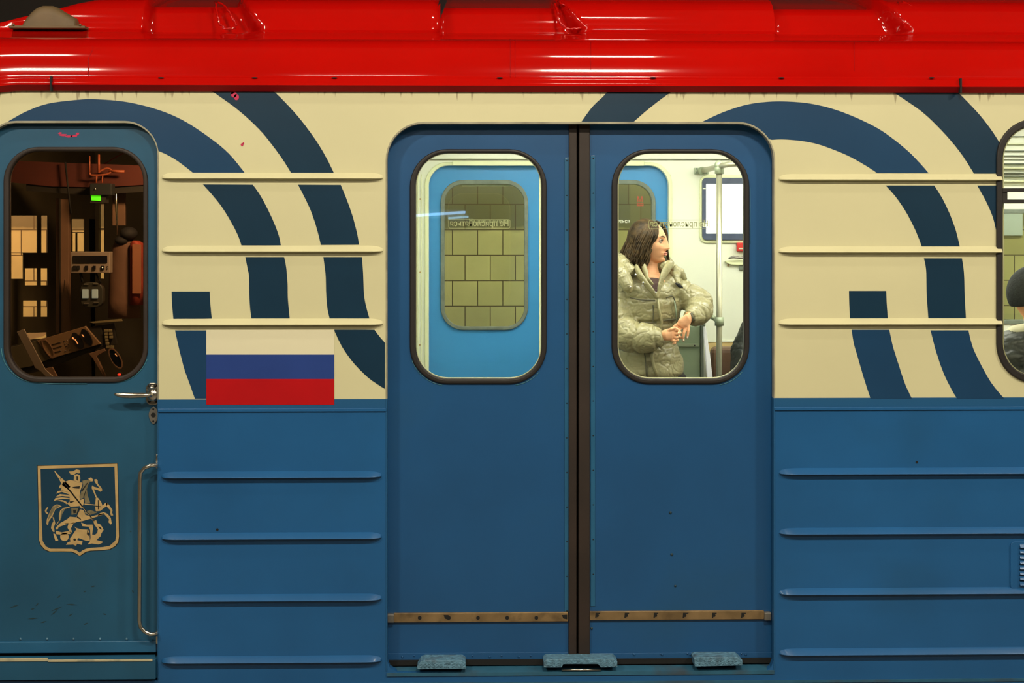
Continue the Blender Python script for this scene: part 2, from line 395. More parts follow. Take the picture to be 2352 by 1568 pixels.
def station_lamp(x, y, z, L, pw, label, m=lampm):
    t = thing('station_lamp', label, 'lamp', (x, y, z), 'platform tube lamps')
    MB().box((x-L/2-.05, y-.09, z+.03), (x+L/2+.05, y+.09, z+.09), 0, .01).tube([(x, y, z+.08), (x, y, 4.6)], .012).build('housing', housing, t)
    MB().tube([(x-L/2, y-.04, z), (x+L/2, y-.04, z)], .022).tube([(x-L/2, y+.04, z), (x+L/2, y+.04, z)], .022).build('tube', m, t)
    ld = bpy.data.lights.new('lamp_light', 'AREA'); ld.shape = 'RECTANGLE'; ld.size = L; ld.size_y = .10; ld.energy = pw; ld.color = (1, .90, .70)
    o = bpy.data.objects.new('lamp_light', ld); COL.objects.link(o); o.location = (x, y, z-.03); o.rotation_euler = (math.radians(35), 0, 0)
    return t
nm = ['left end of the near row', 'middle of the near row', 'right end of the near row', 'left end of the far row', 'middle of the far row', 'right end of the far row', 'the low one left of the middle', 'left end of the row over the platform edge', 'middle of the row over the platform edge', 'right end of the row over the platform edge']
for i, (x, y, z, L, pw) in enumerate(LAMPS): station_lamp(x, y, z, L, pw, 'twin tube lamp hung over the platform, '+nm[i])
# ================================================================== CARRIAGE BODY
car = thing('metro_carriage', 'blue and cream metro carriage with glossy red roof and curved navy stripes', 'metro carriage', (0, 1.3, -1.0))
XL = -2.0; XR = 5.2                        # cab front and cut end
pxL = 1100+XL*F/5; pxR = 1100+XR*F/5
YD = .055                                 # face of the sliding doors
YC = .03                                  # face of the cab door
cab_open = rr(-42, 281, 362, 1503, (78, 75, 10, 10))
pass_open = rr(888, 283, 1778, 1543, (84, 84, 30, 30))
win_open = rr(2296, 278, 3010, 874, 84)
ZT = 192; ZM = 940; ZB = 1640
up = MB().plate([[(pxL, ZT), (pxR, ZT), (pxR, ZM), (1778, ZM), (1778, 368)]+[p for p in reversed(rr(888, 283, 1778, 1543, (84, 84, 0, 0))) if p[1] < 369]+[(888, 368), (888, ZM), (362, ZM), (362, 356)]+[p for p in reversed(cab_open) if p[1] < 357.0]+[(-42, 359), (-42, ZM), (pxL, ZM)], win_open], 0, .03)
N = 1
film_glare = mat('navy_film_with_glare', (.010, .048, .118), .3, coat=.05, var=.08, vs=3, bump=.1, bs=3)  # lighter copy of the navy film, glare put into its colour
def dec(pts, mi=1): up.plate([pts], -.0006, .0006, mi)
DARK = 1; GLARE = 2
def c1(a, b, sc=3.92, ox=360, oy=200): return sm([(ox+x/sc, oy+y/sc) for x, y in a])+list(reversed(sm([(ox+x/sc, oy+y/sc) for x, y in b])))
ca = lambda cx, cy, r, a0, a1, n=8: [(cx+r*math.cos(math.radians(a0+(a1-a0)*k/n)), cy+r*math.sin(math.radians(a0+(a1-a0)*k/n))) for k in range(n+1)]
dec(sm([(18, 279), (60, 256), (110, 238), (180, 229), (222, 228), (290, 234), (360, 251), (420, 276), (480, 315), (525, 352), (562, 396.5)])+list(reversed(sm([(365, 347), (385, 356), (410, 371), (443, 396.5)])))+list(reversed(ca(287, 356, 76, -85, -12))), GLARE)
dec(c1([(415, 875), (500, 970), (580, 1070), (650, 1180), (710, 1290), (745, 1370), (762, 1424)], [(865, 878), (930, 970), (1000, 1100), (1060, 1230), (1100, 1340), (1117, 1424)]))
dec(c1([(797, 118), (820, 230), (832, 300), (835, 480), (842, 590), (852, 670)], [(1147, 118), (1165, 210), (1178, 350), (1180, 480), (1188, 580), (1197, 670)], oy=560))
dec(c1([(475, 20), (560, 80), (700, 180), (830, 290), (950, 410), (1050, 535), (1140, 660), (1215, 780)], [(1035, 20), (1130, 110), (1260, 250), (1370, 390), (1460, 520), (1540, 660), (1600, 783)]))
dec(c1([(1272, 878), (1330, 990), (1390, 1120), (1440, 1270), (1478, 1420)], [(1657, 880), (1710, 1010), (1760, 1150), (1800, 1300), (1823, 1418)]))
dec(c1([(1500, 118), (1520, 270), (1525, 430), (1530, 520), (1540, 600), (1557, 670)], [(1847, 118), (1858, 260), (1865, 430), (1880, 540), (1915, 670)], oy=560))
dec(c1([(1595, 772), (1640, 870), (1690, 960), (1780, 1080), (1900, 1200), (1990, 1265), (2055, 1305)], [(1960, 772), (2005, 832), (2055, 890)], oy=560))
dec(c1([(134, 428), (140, 560), (150, 678)], [(477, 428), (483, 540), (495, 672)], oy=560))
dec(c1([(165, 778), (180, 850), (205, 960), (250, 1130), (300, 1270), (343, 1393)], [(450, 778), (450, 1100), (450, 1393)], oy=560), GLARE)
# right-hand stripes
dec([(1400, 205)]+sm([(1385, 222), (1360, 246), (1335, 280)])+[(1455, 280)]+sm([(1480, 258), (1510, 234), (1550, 205)]))
c3 = lambda a, b, oy=200: c1(a, b, ox=1760, oy=oy)
dec(sm([(1612, 280), (1660, 258), (1712, 241), (1760, 234), (1806, 233), (1862, 238), (1913, 250), (1964, 269), (2015, 294), (2053, 320), (2089, 350), (2117, 379), (2133, 397.5)])+list(reversed(sm([(1772, 321), (1798, 320), (1837, 323), (1875, 330), (1913, 343), (1951, 359), (1990, 381), (2015, 397.5)])))+list(reversed(ca(1694, 368, 85, -90, -36))), GLARE)
dec(c3([(1075, 885), (1160, 980), (1250, 1110), (1320, 1240), (1365, 1340), (1400, 1434)], [(1513, 885), (1590, 1010), (1660, 1160), (1710, 1300), (1742, 1434)]))
dec(c3([(1420, 130), (1440, 240), (1445, 450), (1460, 670)], [(1762, 130), (1780, 260), (1787, 450), (1798, 670)], 560))
dec(c3([(1480, 778), (1530, 970), (1600, 1170), (1680, 1330), (1722, 1395)], [(1820, 778), (1860, 930), (1930, 1080), (2020, 1240), (2110, 1355), (2150, 1395)], 560), GLARE)
dec(c3([(745, 423), (748, 540), (755, 672)], [(1080, 423), (1085, 540), (1095, 672)], 560))
dec(c3([(768, 772), (790, 900), (830, 1040), (880, 1210), (940, 1395)], [(1108, 772), (1140, 920), (1190, 1080), (1250, 1260), (1313, 1395)], 560), GLARE)
dec(c3([(1135, 40), (1250, 115), (1400, 220), (1530, 340), (1660, 480), (1770, 620), (1870, 778)], [(1720, 40), (1800, 120), (1930, 260), (2050, 420), (2115, 540), (2105, 640), (2100, 778)]))
dec(c3([(1900, 885), (1980, 1030), (2040, 1170), (2072, 1300)], [(2098, 885), (2098, 1030), (2098, 1170), (2095, 1300)]))
upper = up.build('upper_side_panel', [cream, navy, film_glare], car, label='cream painted upper side with curved navy stripes')
# lower blue side, with the folded seam along its top
lo = MB().plate([[(362, ZM), (888, ZM), (888, 1520)]+[(888, 1513), (895, 1532), (912, 1543)]+[(1754, 1543), (1771, 1532), (1778, 1513), (1778, ZM), (pxR, ZM), (pxR, ZB), (pxL, ZB), (pxL, ZM), (-42, ZM), (-42, 1563), (362, 1563)]], 0.0, .03)
lower = lo.build('lower_side_panel', blue, car, label='blue painted lower side panel')
for a, b in ((363, 887), (1779, pxR)):
    MB().box((XX(a, 0), -.006, ZZ(936, 0)), (XX(b, 0), 0.0, ZZ(944, 0)), 0, .002).build('seam_strip', blue, lower)
# pressed stiffening ribs
def rib(px0, px1, py, h, m, parent, open_right=False):
    n = 40; k = 21; a = XX(px0, 0); b = XX(px1, 0); zc = ZZ(py, 0); hh = h*.0015/2; vs = []; fs = []
    for i in range(n+1):
        t = i/n; s = 0.5-0.5*math.cos(math.pi*t); x = a+(b-a)*s
        e = min(1, (x-a)/.05, (b-x)/.05 if not open_right else 1); e = math.sqrt(max(0, 1-(1-e)**2)) if e < 1 else 1
        for j in range(k):
            q = j/(k-1); yy = -(0 if q < .35 else min((q-.35)/.1, (1-q)/.55))**.9*.022*e; vs.append((x, yy+.0005, zc+hh*(q*2-1)*(.25+.75*e)))
    for i in range(n):
        for j in range(k-1):
            o = i*k+j; fs.append((o, o+k, o+k+1, o+1))
    return MB().add(vs, fs, 0, True).build('stiffening_rib', m, parent)
creamrib = mat('cream_rib_paint', (.65, .61, .375), .38, coat=.12, var=.03, bump=.1)
for py in (409, 576, 743): rib(372, 880, py, 25, creamrib, upper)
for py in (411, 578, 744): rib(1788, 2298, py, 25, creamrib, upper, True)
for py in (1092, 1232, 1373, 1514): rib(371, 877, py, 24, blue, lower)
for py in (1089, 1227, 1366, 1505): rib(1789, pxR-20, py, 24, blue, lower)
# door surrounds (rolled edges)
MB().plate([[(886, 1541)]+rr(886, 279.5, 1780.5, 1541, (87, 87, 0, 0))[:-1]+[(1777, 1541)]+list(reversed(rr(889.5, 284.5, 1777, 1541, (82, 82, 0, 0))[:-2]))+[(889.5, 1541)]], -.002, .03, 0, .001).build('door_surround', rim, car)
MB().plate([[(-45, 1560)]+rr(-45, 277.5, 364.5, 1560, (82, 79, 0, 0))[:-1]+[(361.5, 1560)]+list(reversed(rr(-41, 282.5, 361.5, 1560, (77, 74, 0, 0))[:-2]))+[(-41, 1560)]], -.002, .03, 0, .001).build('door_surround', rim, car)
# flag sticker
fl = MB()
for y0, y1, mi in ((757, 814, 0), (814, 870, 1), (870, 929, 2)): fl.plate([[(474, y0), (768, y0), (768, y1), (474, y1)]], -.0014, .0008, mi)
fl.build('flag_sticker', [white, fblue, fred], upper, label='white blue and red tricolour flag')
dots = MB()
for x, y in ((499, 1216), (2106, 1061)): dots.disc(x, y, -.0015, 3, .001)
dots.each('paint_chip', black, lower)
spl = MB()
for x, y, r in ((537, 216, 7), (543, 223, 6), (533, 212, 4), (556, 332, 3), (559, 329, 2)): spl.disc(x, y, -.0018, r, .001, 0, 9, 1.2)
spl.each('paint_splash', mat('pink_paint_splash', (.55, .02, .09), .4), upper)
# louvred ventilation grille at the right
g = MB().plate([rr(2321, 1243, 2500, 1355, 12)], -.006, .006, 0, .002)
for i in range(8):
    y = 1252+i*12.4
    a = XX(2340, 0); b = XX(2490, 0); z = ZZ(y+4, 0)
    g.add([(a, -.006, z+.004), (b, -.006, z+.004), (b, -.017, z-.008), (a, -.017, z-.008), (a, -.006, z-.012), (b, -.006, z-.012)], [(0, 1, 2, 3), (3, 2, 5, 4), (0, 3, 4), (1, 5, 2)], 0)
    g.box((a, -.0075, z-.013), (b, -.0058, z-.0085), 1)
g.build('vent_grille', [blue, black], lower)

# ---- window at the right edge
def ring(mb, outer, inner, Y, d, mi=0, bev=.004): return mb.plate([outer, inner], Y, d, mi, bev)
wn = ring(MB(), rr(2290, 272, 3016, 880, 90), rr(2304, 288, 3002, 864, 76), -.010, .045)
wn.pbox((2300, 432), (3004, 441), -.004, .03).pbox((2300, 458), (3004, 467), -.004, .03).pbox((2300, 440), (2314, 460), .0, .03)
wn = wn.build('side_window', rubber, car, label='black rubber framed side window with a hopper pane')
MB().plate([rr(2302, 286, 3004, 866, 78)], .012, .005).build('pane', glass, wn)
ring(MB(), rr(2303, 287, 3003, 865, 77), rr(2306, 290, 3000, 862, 74), .02, .012, 0, .001).build('inner_bead', creamrib, wn)

# ---- gutter and roof
prof = [(.012, 209.5), (-.006, 210.5), (-.012, 210), (-.034, 196.5), (-.031, 193.5), (-.026, 191), (-.026, 183), (-.022, 179.5), (-.016, 178),
        (-.0155, 174), (-.013, 163), (-.008, 149), (.001, 133), (.014, 117), (.031, 105), (.052, 96.5), (.078, 91.5), (.105, 89), (.14, 86.5), (.18, 82), (.22, 77), (.25, 72.5),
        (.257, 66), (.260, 54), (.266, 40), (.280, 24), (.304, 10), (.340, 1), (.40, -6), (.55, -14), (.8, -22), (1.3, -26)]
NG = 9; NH = 21
stations = []
for base in (-1.98,): pass
def hood_off(px, row):
    """how far the ventilation hood is set back behind its full face"""
    f = max(0, min(1, (row-NH)/7)); t = 0
    for a, b in ((290, 495), (1006, 1275), (1815, 2062), (2600, 2860)):
        if a <= px < b-40: t = 1 if row > NH-1 else 0
        elif b-40 <= px < b+90:
            u = (px-(b+ (1-f)*52))/ (16+22*(1-f)); t = max(0, min(1, 1-u)) if row > NH-1 else 0
    return t
pxs = sorted(set([pxL+i*(pxR-pxL)/150 for i in range(151)]+[a+d for a in (290, 1006, 1815, 2600) for d in (-.2, .2)]+[b+d for b in (495, 1275, 2062, 2860) for d in range(-40, 92, 4)]+[x for x in range(-200, 130, 14)]))
vs = []; fs = []; mi = []; K = len(prof)
for px in pxs:
    x = XX(px, 0)
    for j, (y, py) in enumerate(prof):
        yy = y; z = ZZ(py, y)
        if j <= NG+6 and px < 60: z -= (( 60-px)/260)**2*.12*(1 if j <= 8 else max(0, 1-(j-8)/9))*1.0
        if j >= NH:
            t = hood_off(px, j); yy += .075*t; z = ZZ(py, y) - .004*t - (.012*t if j >= NH+6 else 0)
            lim = ZZ(40-(px-10)*.24, yy) if px < 210 else 9
            if z > lim: z = lim+.0004*(j-NH)
        if px < -150: z -= ((-150-px)/110)**2*.03*(j/K)
        vs.append((x, yy, z))
for i in range(len(pxs)-1):
    for j in range(K-1):
        a = i*K+j; fs.append((a, a+1, a+K+1, a+K))
# mirrored far half
nv = len(vs); vs += [(x, 2.6-y, z) for x, y, z in vs]; fs += [tuple(nv+k for k in reversed(f)) for f in fs]
rf = MB(); rf.v = vs; rf.f = fs; rf.m = [1 if (q % (K-1)) < 3 else 0 for q in range(len(fs))]; rf.sm = [(q % (K-1)) > 3 for q in range(len(fs))]
me = rf.mesh('roof'); roof = link('roof', me, [red, dred], car, label='glossy red roof with gutter and ventilation hood')
# scoop mouths of the hood, joints, gutter clips
mo = MB()
mo.add([W(1000, 71, .262), W(1027, 2, .36), W(1012, -8, .31), W(1004, 20, .29), W(995, 50, .262), W(992, 71, .258)], [(0, 1, 2, 3, 4, 5)])
mo.add([W(1027, 2, .36), W(1000, 71, .262), W(1000, 71, .30), W(1027, 2, .40)], [(0, 1, 2, 3)])
mo.build('scoop_mouth', black, roof)
jn = MB()
for px in (205, ):
    pts = [W(px+(8 if j > 12 else 0)+max(0, 15-j)*-.4, py, y)-Vector((0, .0015, 0)) for j, (y, py) in enumerate(prof) if 8 <= j <= 17]; jn.tube(pts, .0016, 6)
for px in (1172, 1183): jn.tube([W(px, py, y)-Vector((0, .0004, 0)) for j, (y, py) in enumerate(prof) if 8 <= j <= 17], .0009, 6)
for px in (1357, 1962): jn.tube([W(px, py, y)-Vector((0, .0003, 0)) for j, (y, py) in enumerate(prof) if 10 <= j <= 15], .0007, 6)
jn.each('roof_joint', dred, roof)
gc = MB()
for px in (370, 585, 768, 1148, 1500, 1795, 2140): gc.blob(W(px, 179, -.026), (.011, .004, .0028))
for px in (124, 2199): gc.box((XX(px-2, 0), -.039, ZZ(211, -.03)), (XX(px+2, 0), -.02, ZZ(178, -.03)))
gc.each('gutter_clip', black, roof)
# crinkled weld seams around the scoops
wl = MB()
for b, k in ((495, .8), (1275, 1), (2062, 1.25)):
    for path in ([(0, 6), (6, 30), (10, 52), (28, 66)], [(8, 4), (30, 16), (46, 34), (56, 50), (62, 62)], [(20, 66), (40, 66), (62, 64)]):
        P = [Vector((b+x*k, y)) for x, y in path]; q = []
        for i in range(len(P)-1):
            for t in range(6): u = P[i].lerp(P[i+1], t/6); q.append(u+Vector((random.uniform(-1.6, 1.6), random.uniform(-1.6, 1.6))))
        def yof(py): 
            for j in range(NH, K-1):
                if prof[j][1] >= py >= prof[j+1][1]: return prof[j][0]+(prof[j][0]-prof[j+1][0])*(prof[j][1]-py)/(prof[j+1][1]-prof[j][1]) if False else prof[j][0]+(prof[j+1][0]-prof[j][0])*(prof[j][1]-py)/(prof[j][1]-prof[j+1][1])
            return prof[NH][0]
        wl.tube([W(p.x, p.y, yof(p.y)+.012) for p in q], [random.uniform(.003, .0055) for _ in q], 7)
wl.each('weld_seam', red, roof)
# cowl on the cab roof
cw = MB()
def cfn(v): return Vector((v.x*(1+.12*(v.z > 0)*(1 if v.x > 0 else .2)), v.y, max(v.z, -.002)))
Yk = .25
c0 = W(116, 65, Yk)
prf = [(-64, 0), (-58, 14), (-50, 26), (-40, 38), (-28, 48), (-14, 53), (4, 53), (16, 49), (30, 40), (48, 30), (62, 22), (64, 14), (64, 0)]
vs2 = []; fs2 = []; n = len(prf)
for k, (dy, sc) in enumerate(((-.085, .02), (-.084, .55), (-.078, .8), (-.055, .95), (0, 1), (.06, 1), (.1, .9))):
    for (x, z) in prf: vs2.append((c0.x+x*.00154*(.8+.2*sc), c0.y+dy*.5+.01, c0.z+z*.00154*sc))
for k in range(6):
    for i in range(n-1): a = k*n+i; fs2.append((a, a+1, a+n+1, a+n))
cw.add(vs2, fs2, 0, True)
cw.box((c0.x-.135, c0.y-.045, c0.z-.006), (c0.x+.135, c0.y+.07, c0.z+.004), 0, .003)
for s_ in (-.118, .118): cw.blob((c0.x+s_, c0.y-.045, c0.z+.006), .005)
cw.build('roof_cowl', cowl, car, label='grey-brown domed cowl on the cab roof')

# ---- sliding passenger doors
def leaf(x0, x1, wx0, wx1, cx, seamL):
    o = [(x0, 262), (x1, 262), (x1, 1517), (x0, 1517)]
    d = MB().plate([o, rr(wx0+5, 348, wx1-5, 876, 80)], YD, .035, 0)
    # bottom flange
    a, b = (x0, x1-2) if cx < 0 else (x0+2, x1)
    d.pbox((a, 1500), (b, 1517), YD-.004, .004, 0, .0012)
    dr = d.build('sliding_door', dblue, car, label='left blue sliding door' if cx < 0 else 'right blue sliding door')
    g = ring(MB(), rr(wx0, 342, wx1, 882, 86), rr(wx0+14, 351, wx1-12, 870, 74), YD-.009, .03, 0, .006).build('window_gasket', rubber, dr)
    ring(MB(), rr(wx0+13, 350, wx1-11, 871, 74), rr(wx0+16, 353, wx1-14, 867, 71), YD+.012, .014, 0, .001).build('inner_bead', creamrib, dr)
    MB().plate([rr(wx0+8, 346, wx1-8, 876, 78)], YD+.006, .004).build('pane', glass, dr)
    return dr
dl = leaf(868, 1308, 941, 1256, -1, 0); drr = leaf(1354, 1800, 1405, 1722, 1, 0)
MB().plate([[(1307, 262), (1325.5, 262), (1324.5, 1517), (1306, 1517)]], YD-.012, .05, 0, .004).build('rubber_edge', brubber, dl)
MB().plate([[(1329.5, 262), (1355, 262), (1355, 1517), (1328.5, 1517)]], YD-.012, .05, 0, .004).build('rubber_edge', brubber, drr)
MB().pbox((1320, 262), (1335, 1517), YD+.04, .01).build('gap_seal', black, drr)
stripb = mat('riveted_strip_paint', (.016, .105, .22), .38, coat=.15, var=.12)
for (x0, x1, y0, y1, par, rx) in ((1297, 1307, 362, 1404, dl, 1302), (1356.5, 1367, 357, 1392, drr, 1362.5)):
    MB().pbox((x0, y0), (x1, y1), YD-.0035, .0035, 0, .001).build('riveted_strip', stripb, par)
    rv = MB(); y = y0+7
    while y < y1: rv.rivet(rx, y, YD-.004, .0022); y += 79.5
    rv.each('rivet', black, par)
def kick(x0, x1, y0, y1, par, bx, first, misc):
    k = MB().pbox((x0, y0), (x1, y1), YD-.010, .010, 0, .0022)
    k.pbox((x0, y0+4), (x1, y1-4), YD-.0102, .002, 0)
    k.build('kick_strip', brass, par); h = MB()
    for i in range(5 if not misc else 6):
        x = first+i*67
        if misc:
            h.disc(x, (y0+y1)/2, YD-.0108, 3.6, .002)
            h.plate([[(x-4, y0+3), (x+6+4*(i == 3), y0+3), (x+6, y0+5), (x-1, y0+6), (x-2, y1-4), (x+5, y1-3), (x-5, y1-3)]], YD-.0106, .001)
        else: h.disc(x, (y0+y1)/2+1, YD-.0108, 4.4, .002)
    if not misc: h.plate([[(1019, 1412), (1030, 1412), (1035, 1419), (1032, 1424), (1022, 1420)]], YD-.0106, .001); h.plate([[(1290, 1412), (1303, 1411), (1303, 1422), (1294, 1420)]], YD-.0106, .001)
    h.each('bolt_hole', black, par)
    MB().pbox((bx-8, y0+3), (bx+8, y1+3), YD-.022, .03, 0, .003).build('end_bracket', dsteel, par)
kick(905, 1305, 1408, 1427, dl, 897, 964, False); kick(1355, 1755, 1404, 1422, drr, 1764, 1372, True)
rv = MB()
for i in range(6): rv.rivet(924+i*67, 1508, YD-.005, .0042); 
for i in range(6): rv.rivet(951+i*67, 1506, YD-.005, .003)
rv.each('rivet', dblue, dl)
rv = MB()
for i in range(6): rv.rivet(1393+i*64, 1503, YD-.005, .004)
for i in range(5): rv.rivet(1455+i*62, 1501, YD-.005, .003)
rv.each('rivet', dblue, drr)
ch = MB()
for x, y, r in ((1540, 1177, 4), (1543, 1273, 4), (1551, 1345, 3.3), (1359, 1443, 3.6)): ch.rivet(x, y, YD-.001, r*.0013)
ch.each('bolt_head', mat('dark_bolt', (.012, .035, .05), .5), drr)

# ---- sill with tread plates
sl = MB()
a = XX(888, 0); b = XX(1778, 0)
z1 = ZZ(1541, .01); z0 = ZZ(1527, .06)
sl.add([(a, -.004, z1), (b, -.004, z1), (b, .055, z0), (a, .055, z0), (a, .09, z0), (b, .09, z0), (a, -.004, z1-.012), (b, -.004, z1-.012)], [(0, 1, 2, 3), (3, 2, 5, 4), (6, 7, 1, 0)])
sill = sl.build('door_sill', ledge, car, label='worn door sill')
MB().box((a, .045, ZZ(1526, .05)), (b, .1, ZZ(1514, .05))).build('sill_gap', black, car)
def tread(pts):
    t = MB().plate([pts], -.016, .07, 0, .002)
    xs = [p[0] for p in pts]; 
    for i in range(int((max(xs)-min(xs))/9)):
        x = min(xs)+8+i*9
        if 1290 < x < 1375: continue
        for yy, s in ((min(p[1] for p in pts)+7, 1), (min(p[1] for p in pts)+14, -1)):
            c = W(x+(yy % 5), yy+1, -.016); t.tube([c+Vector((-.004, 0, -.003*s)), c+Vector((.004, 0, .003*s))], .0011, 6)
    return t.build('tread_plate', wornblue, sill, label='worn chequered tread plate')
tread([(958, 1531), (966, 1519), (974, 1516), (1062, 1516), (1069, 1521), (1070, 1536), (1010, 1536), (958, 1537)])
tread([(1249, 1519), (1256, 1514), (1410, 1513), (1418, 1519), (1418, 1532), (1380, 1533), (1374, 1525), (1294, 1525), (1290, 1533), (1249, 1533)])
tread([(1594, 1513), (1600, 1509), (1695, 1509), (1706, 1518), (1705, 1528), (1596, 1531)])
MB().tube([W(1290, 1538, -.004), W(1380, 1538, -.004)], .004, 8).build('sill_rod', steel, sill)
MB().box((XL, .0, ZZ(1640, 0)-.3), (XR, .04, ZZ(1640, 0)+.01)).build('underframe_skirt', cabdark, car)
MB().box((XX(372, 0), -.004, ZZ(1572, 0)), (XR, .0, ZZ(1566, 0))).build('lower_trim_line', ledge, car)

# ---- cab door
cdm = MB().plate([[(-70, 262), (390, 262), (390, 1475), (-70, 1475)], rr(13, 343, 333, 873, 72)], YC, .035)
cabd = cdm.build('cab_door', cblue, car, label='blue cab door with a crest')
ring(MB(), rr(7, 337, 339, 879, 80), rr(20, 347, 328, 866, 68), YC-.008, .03, 0, .006).build('window_gasket', brubber, cabd)
MB().plate([rr(12, 342, 334, 874, 74)], YC+.008, .004).build('pane', cabglass, cabd)
MB().pbox((-70, 1475), (359, 1498), YC-.012, .045, 0, .003).build('bottom_rail', stripb, cabd)
rv = MB()
for i in range(5): rv.rivet(47+i*61, 1467, YC-.001, .0042)
rv.each('rivet', wornblue, cabd)
wc = MB()
for (x, y, l, a_) in ((33, 1392, 26, -20), (75, 1398, 10, -15), (85, 1388, 10, -45), (130, 1398, 28, -22), (125, 1406, 22, -40), (165, 1388, 26, 4), (162, 1412, 14, -38), (75, 1420, 24, -5), (100, 1428, 14, -18), (135, 1370, 12, -38), (197, 1432, 12, -28), (195, 1358, 8, -20), (214, 1346, 12, -14), (305, 1358, 8, 55), (240, 1410, 9, 20), (300, 1220, 5, 10)):
    dx = l/2*math.cos(math.radians(a_)); dy = l/2*math.sin(math.radians(a_)); nx, ny = -dy/l*3.2, dx/l*3.2
    wc.plate([[(x-dx, y-dy), (x+nx, y+ny), (x+dx, y+dy), (x-nx, y-ny)]], YC-.0006, .0005)
wc.each('scuff', mat('scuff_dark', (.012, .035, .045), .6), cabd)
# crest
cr = MB()
def cpt(pts): return [(70+x/6.532, 1050+y/6.532) for x, y in pts]
OUT = [(108, 130), (1300, 95), (1315, 640), (1327, 1180), (1315, 1270), (1270, 1330), (1190, 1375), (1100, 1388), (900, 1398), (840, 1412), (790, 1440), (738, 1478), (680, 1436), (620, 1412), (500, 1410), (290, 1412), (210, 1375), (155, 1310), (130, 1240), (125, 900)]
INN = [(150, 172), (1260, 140), (1275, 640), (1287, 1180), (1272, 1250), (1190, 1325), (1090, 1345), (900, 1358), (830, 1372), (780, 1395), (738, 1430), (690, 1394), (620, 1370), (500, 1370), (300, 1370), (230, 1335), (180, 1250), (165, 900)]
EDG = [(x+(-9 if x < 700 else 9), y+(-9 if y < 700 else 9)) for x, y in OUT]
cr.plate([cpt(EDG)], YC-.0005, .0005, 2)
cr.plate([cpt(OUT)], YC-.0008, .0003, 1); cr.plate([cpt(OUT), cpt(INN)], YC-.0012, .0004, 0)
G = [[(655,265),(700,250),(740,270),(748,320),(735,370),(700,368),(650,345)],[(578,212),(640,208),(690,178),(735,190),(748,235),(720,240),(690,232),(650,262),(600,255)],
[(530,360),(590,340),(650,350),(700,372),(780,378),(775,430),(745,500),(735,600),(745,640),(800,620),(795,700),(760,770),(740,730),(600,740),(550,690),(590,660),(585,560),(560,520),(455,500),(470,455),(425,465),(440,420),(475,395)],
[(385,545),(410,505),(470,498),(560,515),(585,560),(555,548),(470,518),(420,532)],[(380,592),(440,552),(560,562),(590,572),(585,592),(480,580)],[(345,658),(375,610),(470,600),(590,612),(590,628),(480,622),(400,638)],[(400,648),(470,640),(530,660),(560,690),(545,705),(500,670)],
[(430,330),(470,310),(530,370),(600,440),(560,480),(480,420)],[(355,205),(378,215),(445,290),(465,330),(430,325),(395,275)],
[(480,380),(500,372),(965,955),(950,965)],
[(865,320),(910,300),(940,335),(930,360),(895,362)],[(955,335),(985,325),(1008,345),(1010,392),(1060,450),(1080,492),(1050,517),(1010,490),(952,478),(1000,612),(985,612),(918,460),(925,420),(950,440),(1025,462),(1048,468),(1000,418),(968,372)],
[(980,610),(1010,605),(1060,670),(1080,725),(1130,678),(1160,692),(1150,722),(1100,760),(1050,802),(980,808),(970,740)],[(810,693),(975,708),(975,722),(810,708)],
[(1130,680),(1160,690),(1232,790),(1225,830),(1242,872),(1207,872),(1195,840),(1200,800),(1140,730)],[(1045,835),(1100,822),(1160,850),(1205,910),(1220,990),(1205,1008),(1170,972),(1180,930),(1108,852),(1000,880)],
[(755,780),(800,800),(820,860),(900,890),(1050,850),(1105,835),(1090,858),(950,905),(780,955),(700,968),(640,990),(600,1000),(500,988),(440,990),(560,920),(590,890),(690,900),(700,880),(740,790)],
[(425,870),(445,800),(495,757),(590,740),(590,752),(512,775),(468,830),(448,930),(400,1005),(382,1010),(428,950)],[(440,990),(585,985),(425,1045),(400,1092),(375,1060)],
[(470,735),(400,703),(335,735),(290,820),(245,930),(238,1000),(262,1022),(275,960),(330,880),(372,780),(440,745)],[(330,885),(355,920),(372,990),(350,1045),(362,1115),(340,1118),(307,1060),(320,1000),(345,958)],
[(215,800),(235,762),(262,740),(268,765),(245,785),(240,815),(268,835),(262,855),(228,838)],
[(570,1000),(655,975),(625,1030),(605,1070),(622,1110),(600,1150),(580,1100),(553,1050)],[(345,1135),(380,1160),(418,1245),(375,1254),(345,1165)],
[(650,1035),(690,1060),(760,1080),(862,1085),(882,1120),(892,1250),(840,1252),(720,1210),(700,1240),(782,1260),(770,1312),(700,1297),(682,1327),(640,1307),(533,1312),(560,1272),(602,1260),(590,1220),(640,1150),(690,1075)],
[(760,978),(840,1010),(930,1008),(937,1060),(925,1160),(968,1162),(1002,1130),(1012,1080),(960,1010),(943,965),(985,938),(1000,990),(1040,1000),(1080,1050),(1097,1090),(1062,1140),(1050,1185),(990,1240),(1082,1262),(1078,1282),(1020,1307),(920,1292),(855,1307),(892,1260),(902,1200),(895,1090),(870,1040),(780,1032)],
[(380,1100),(470,1125),(562,1105),(602,1120),(592,1150),(460,1158),(388,1152)],[(510+65*math.cos(k*math.pi/8), 1192+62*math.sin(k*math.pi/8)) for k in range(16)]]
for gpoly in G: cr.plate([cpt(gpoly)], YC-.0013, .0004, 0)
for q in ([(780,350),(850,338),(905,350),(870,400),(845,480),(860,580),(900,690),(820,690),(810,600),(745,630),(745,560),(775,480),(790,420)],[(610,755),(720,760),(700,850),(615,860)],[(330,745),(400,715),(440,735),(370,770),(320,860),(270,935),(262,930),(290,830)],[(460,800),(500,770),(520,775),(475,850),(460,930),(440,960),(455,880)],[(800,820),(900,790),(1000,830),(900,862),(830,850)]): cr.plate([cpt(q)], YC-.00135, .0004, 3)
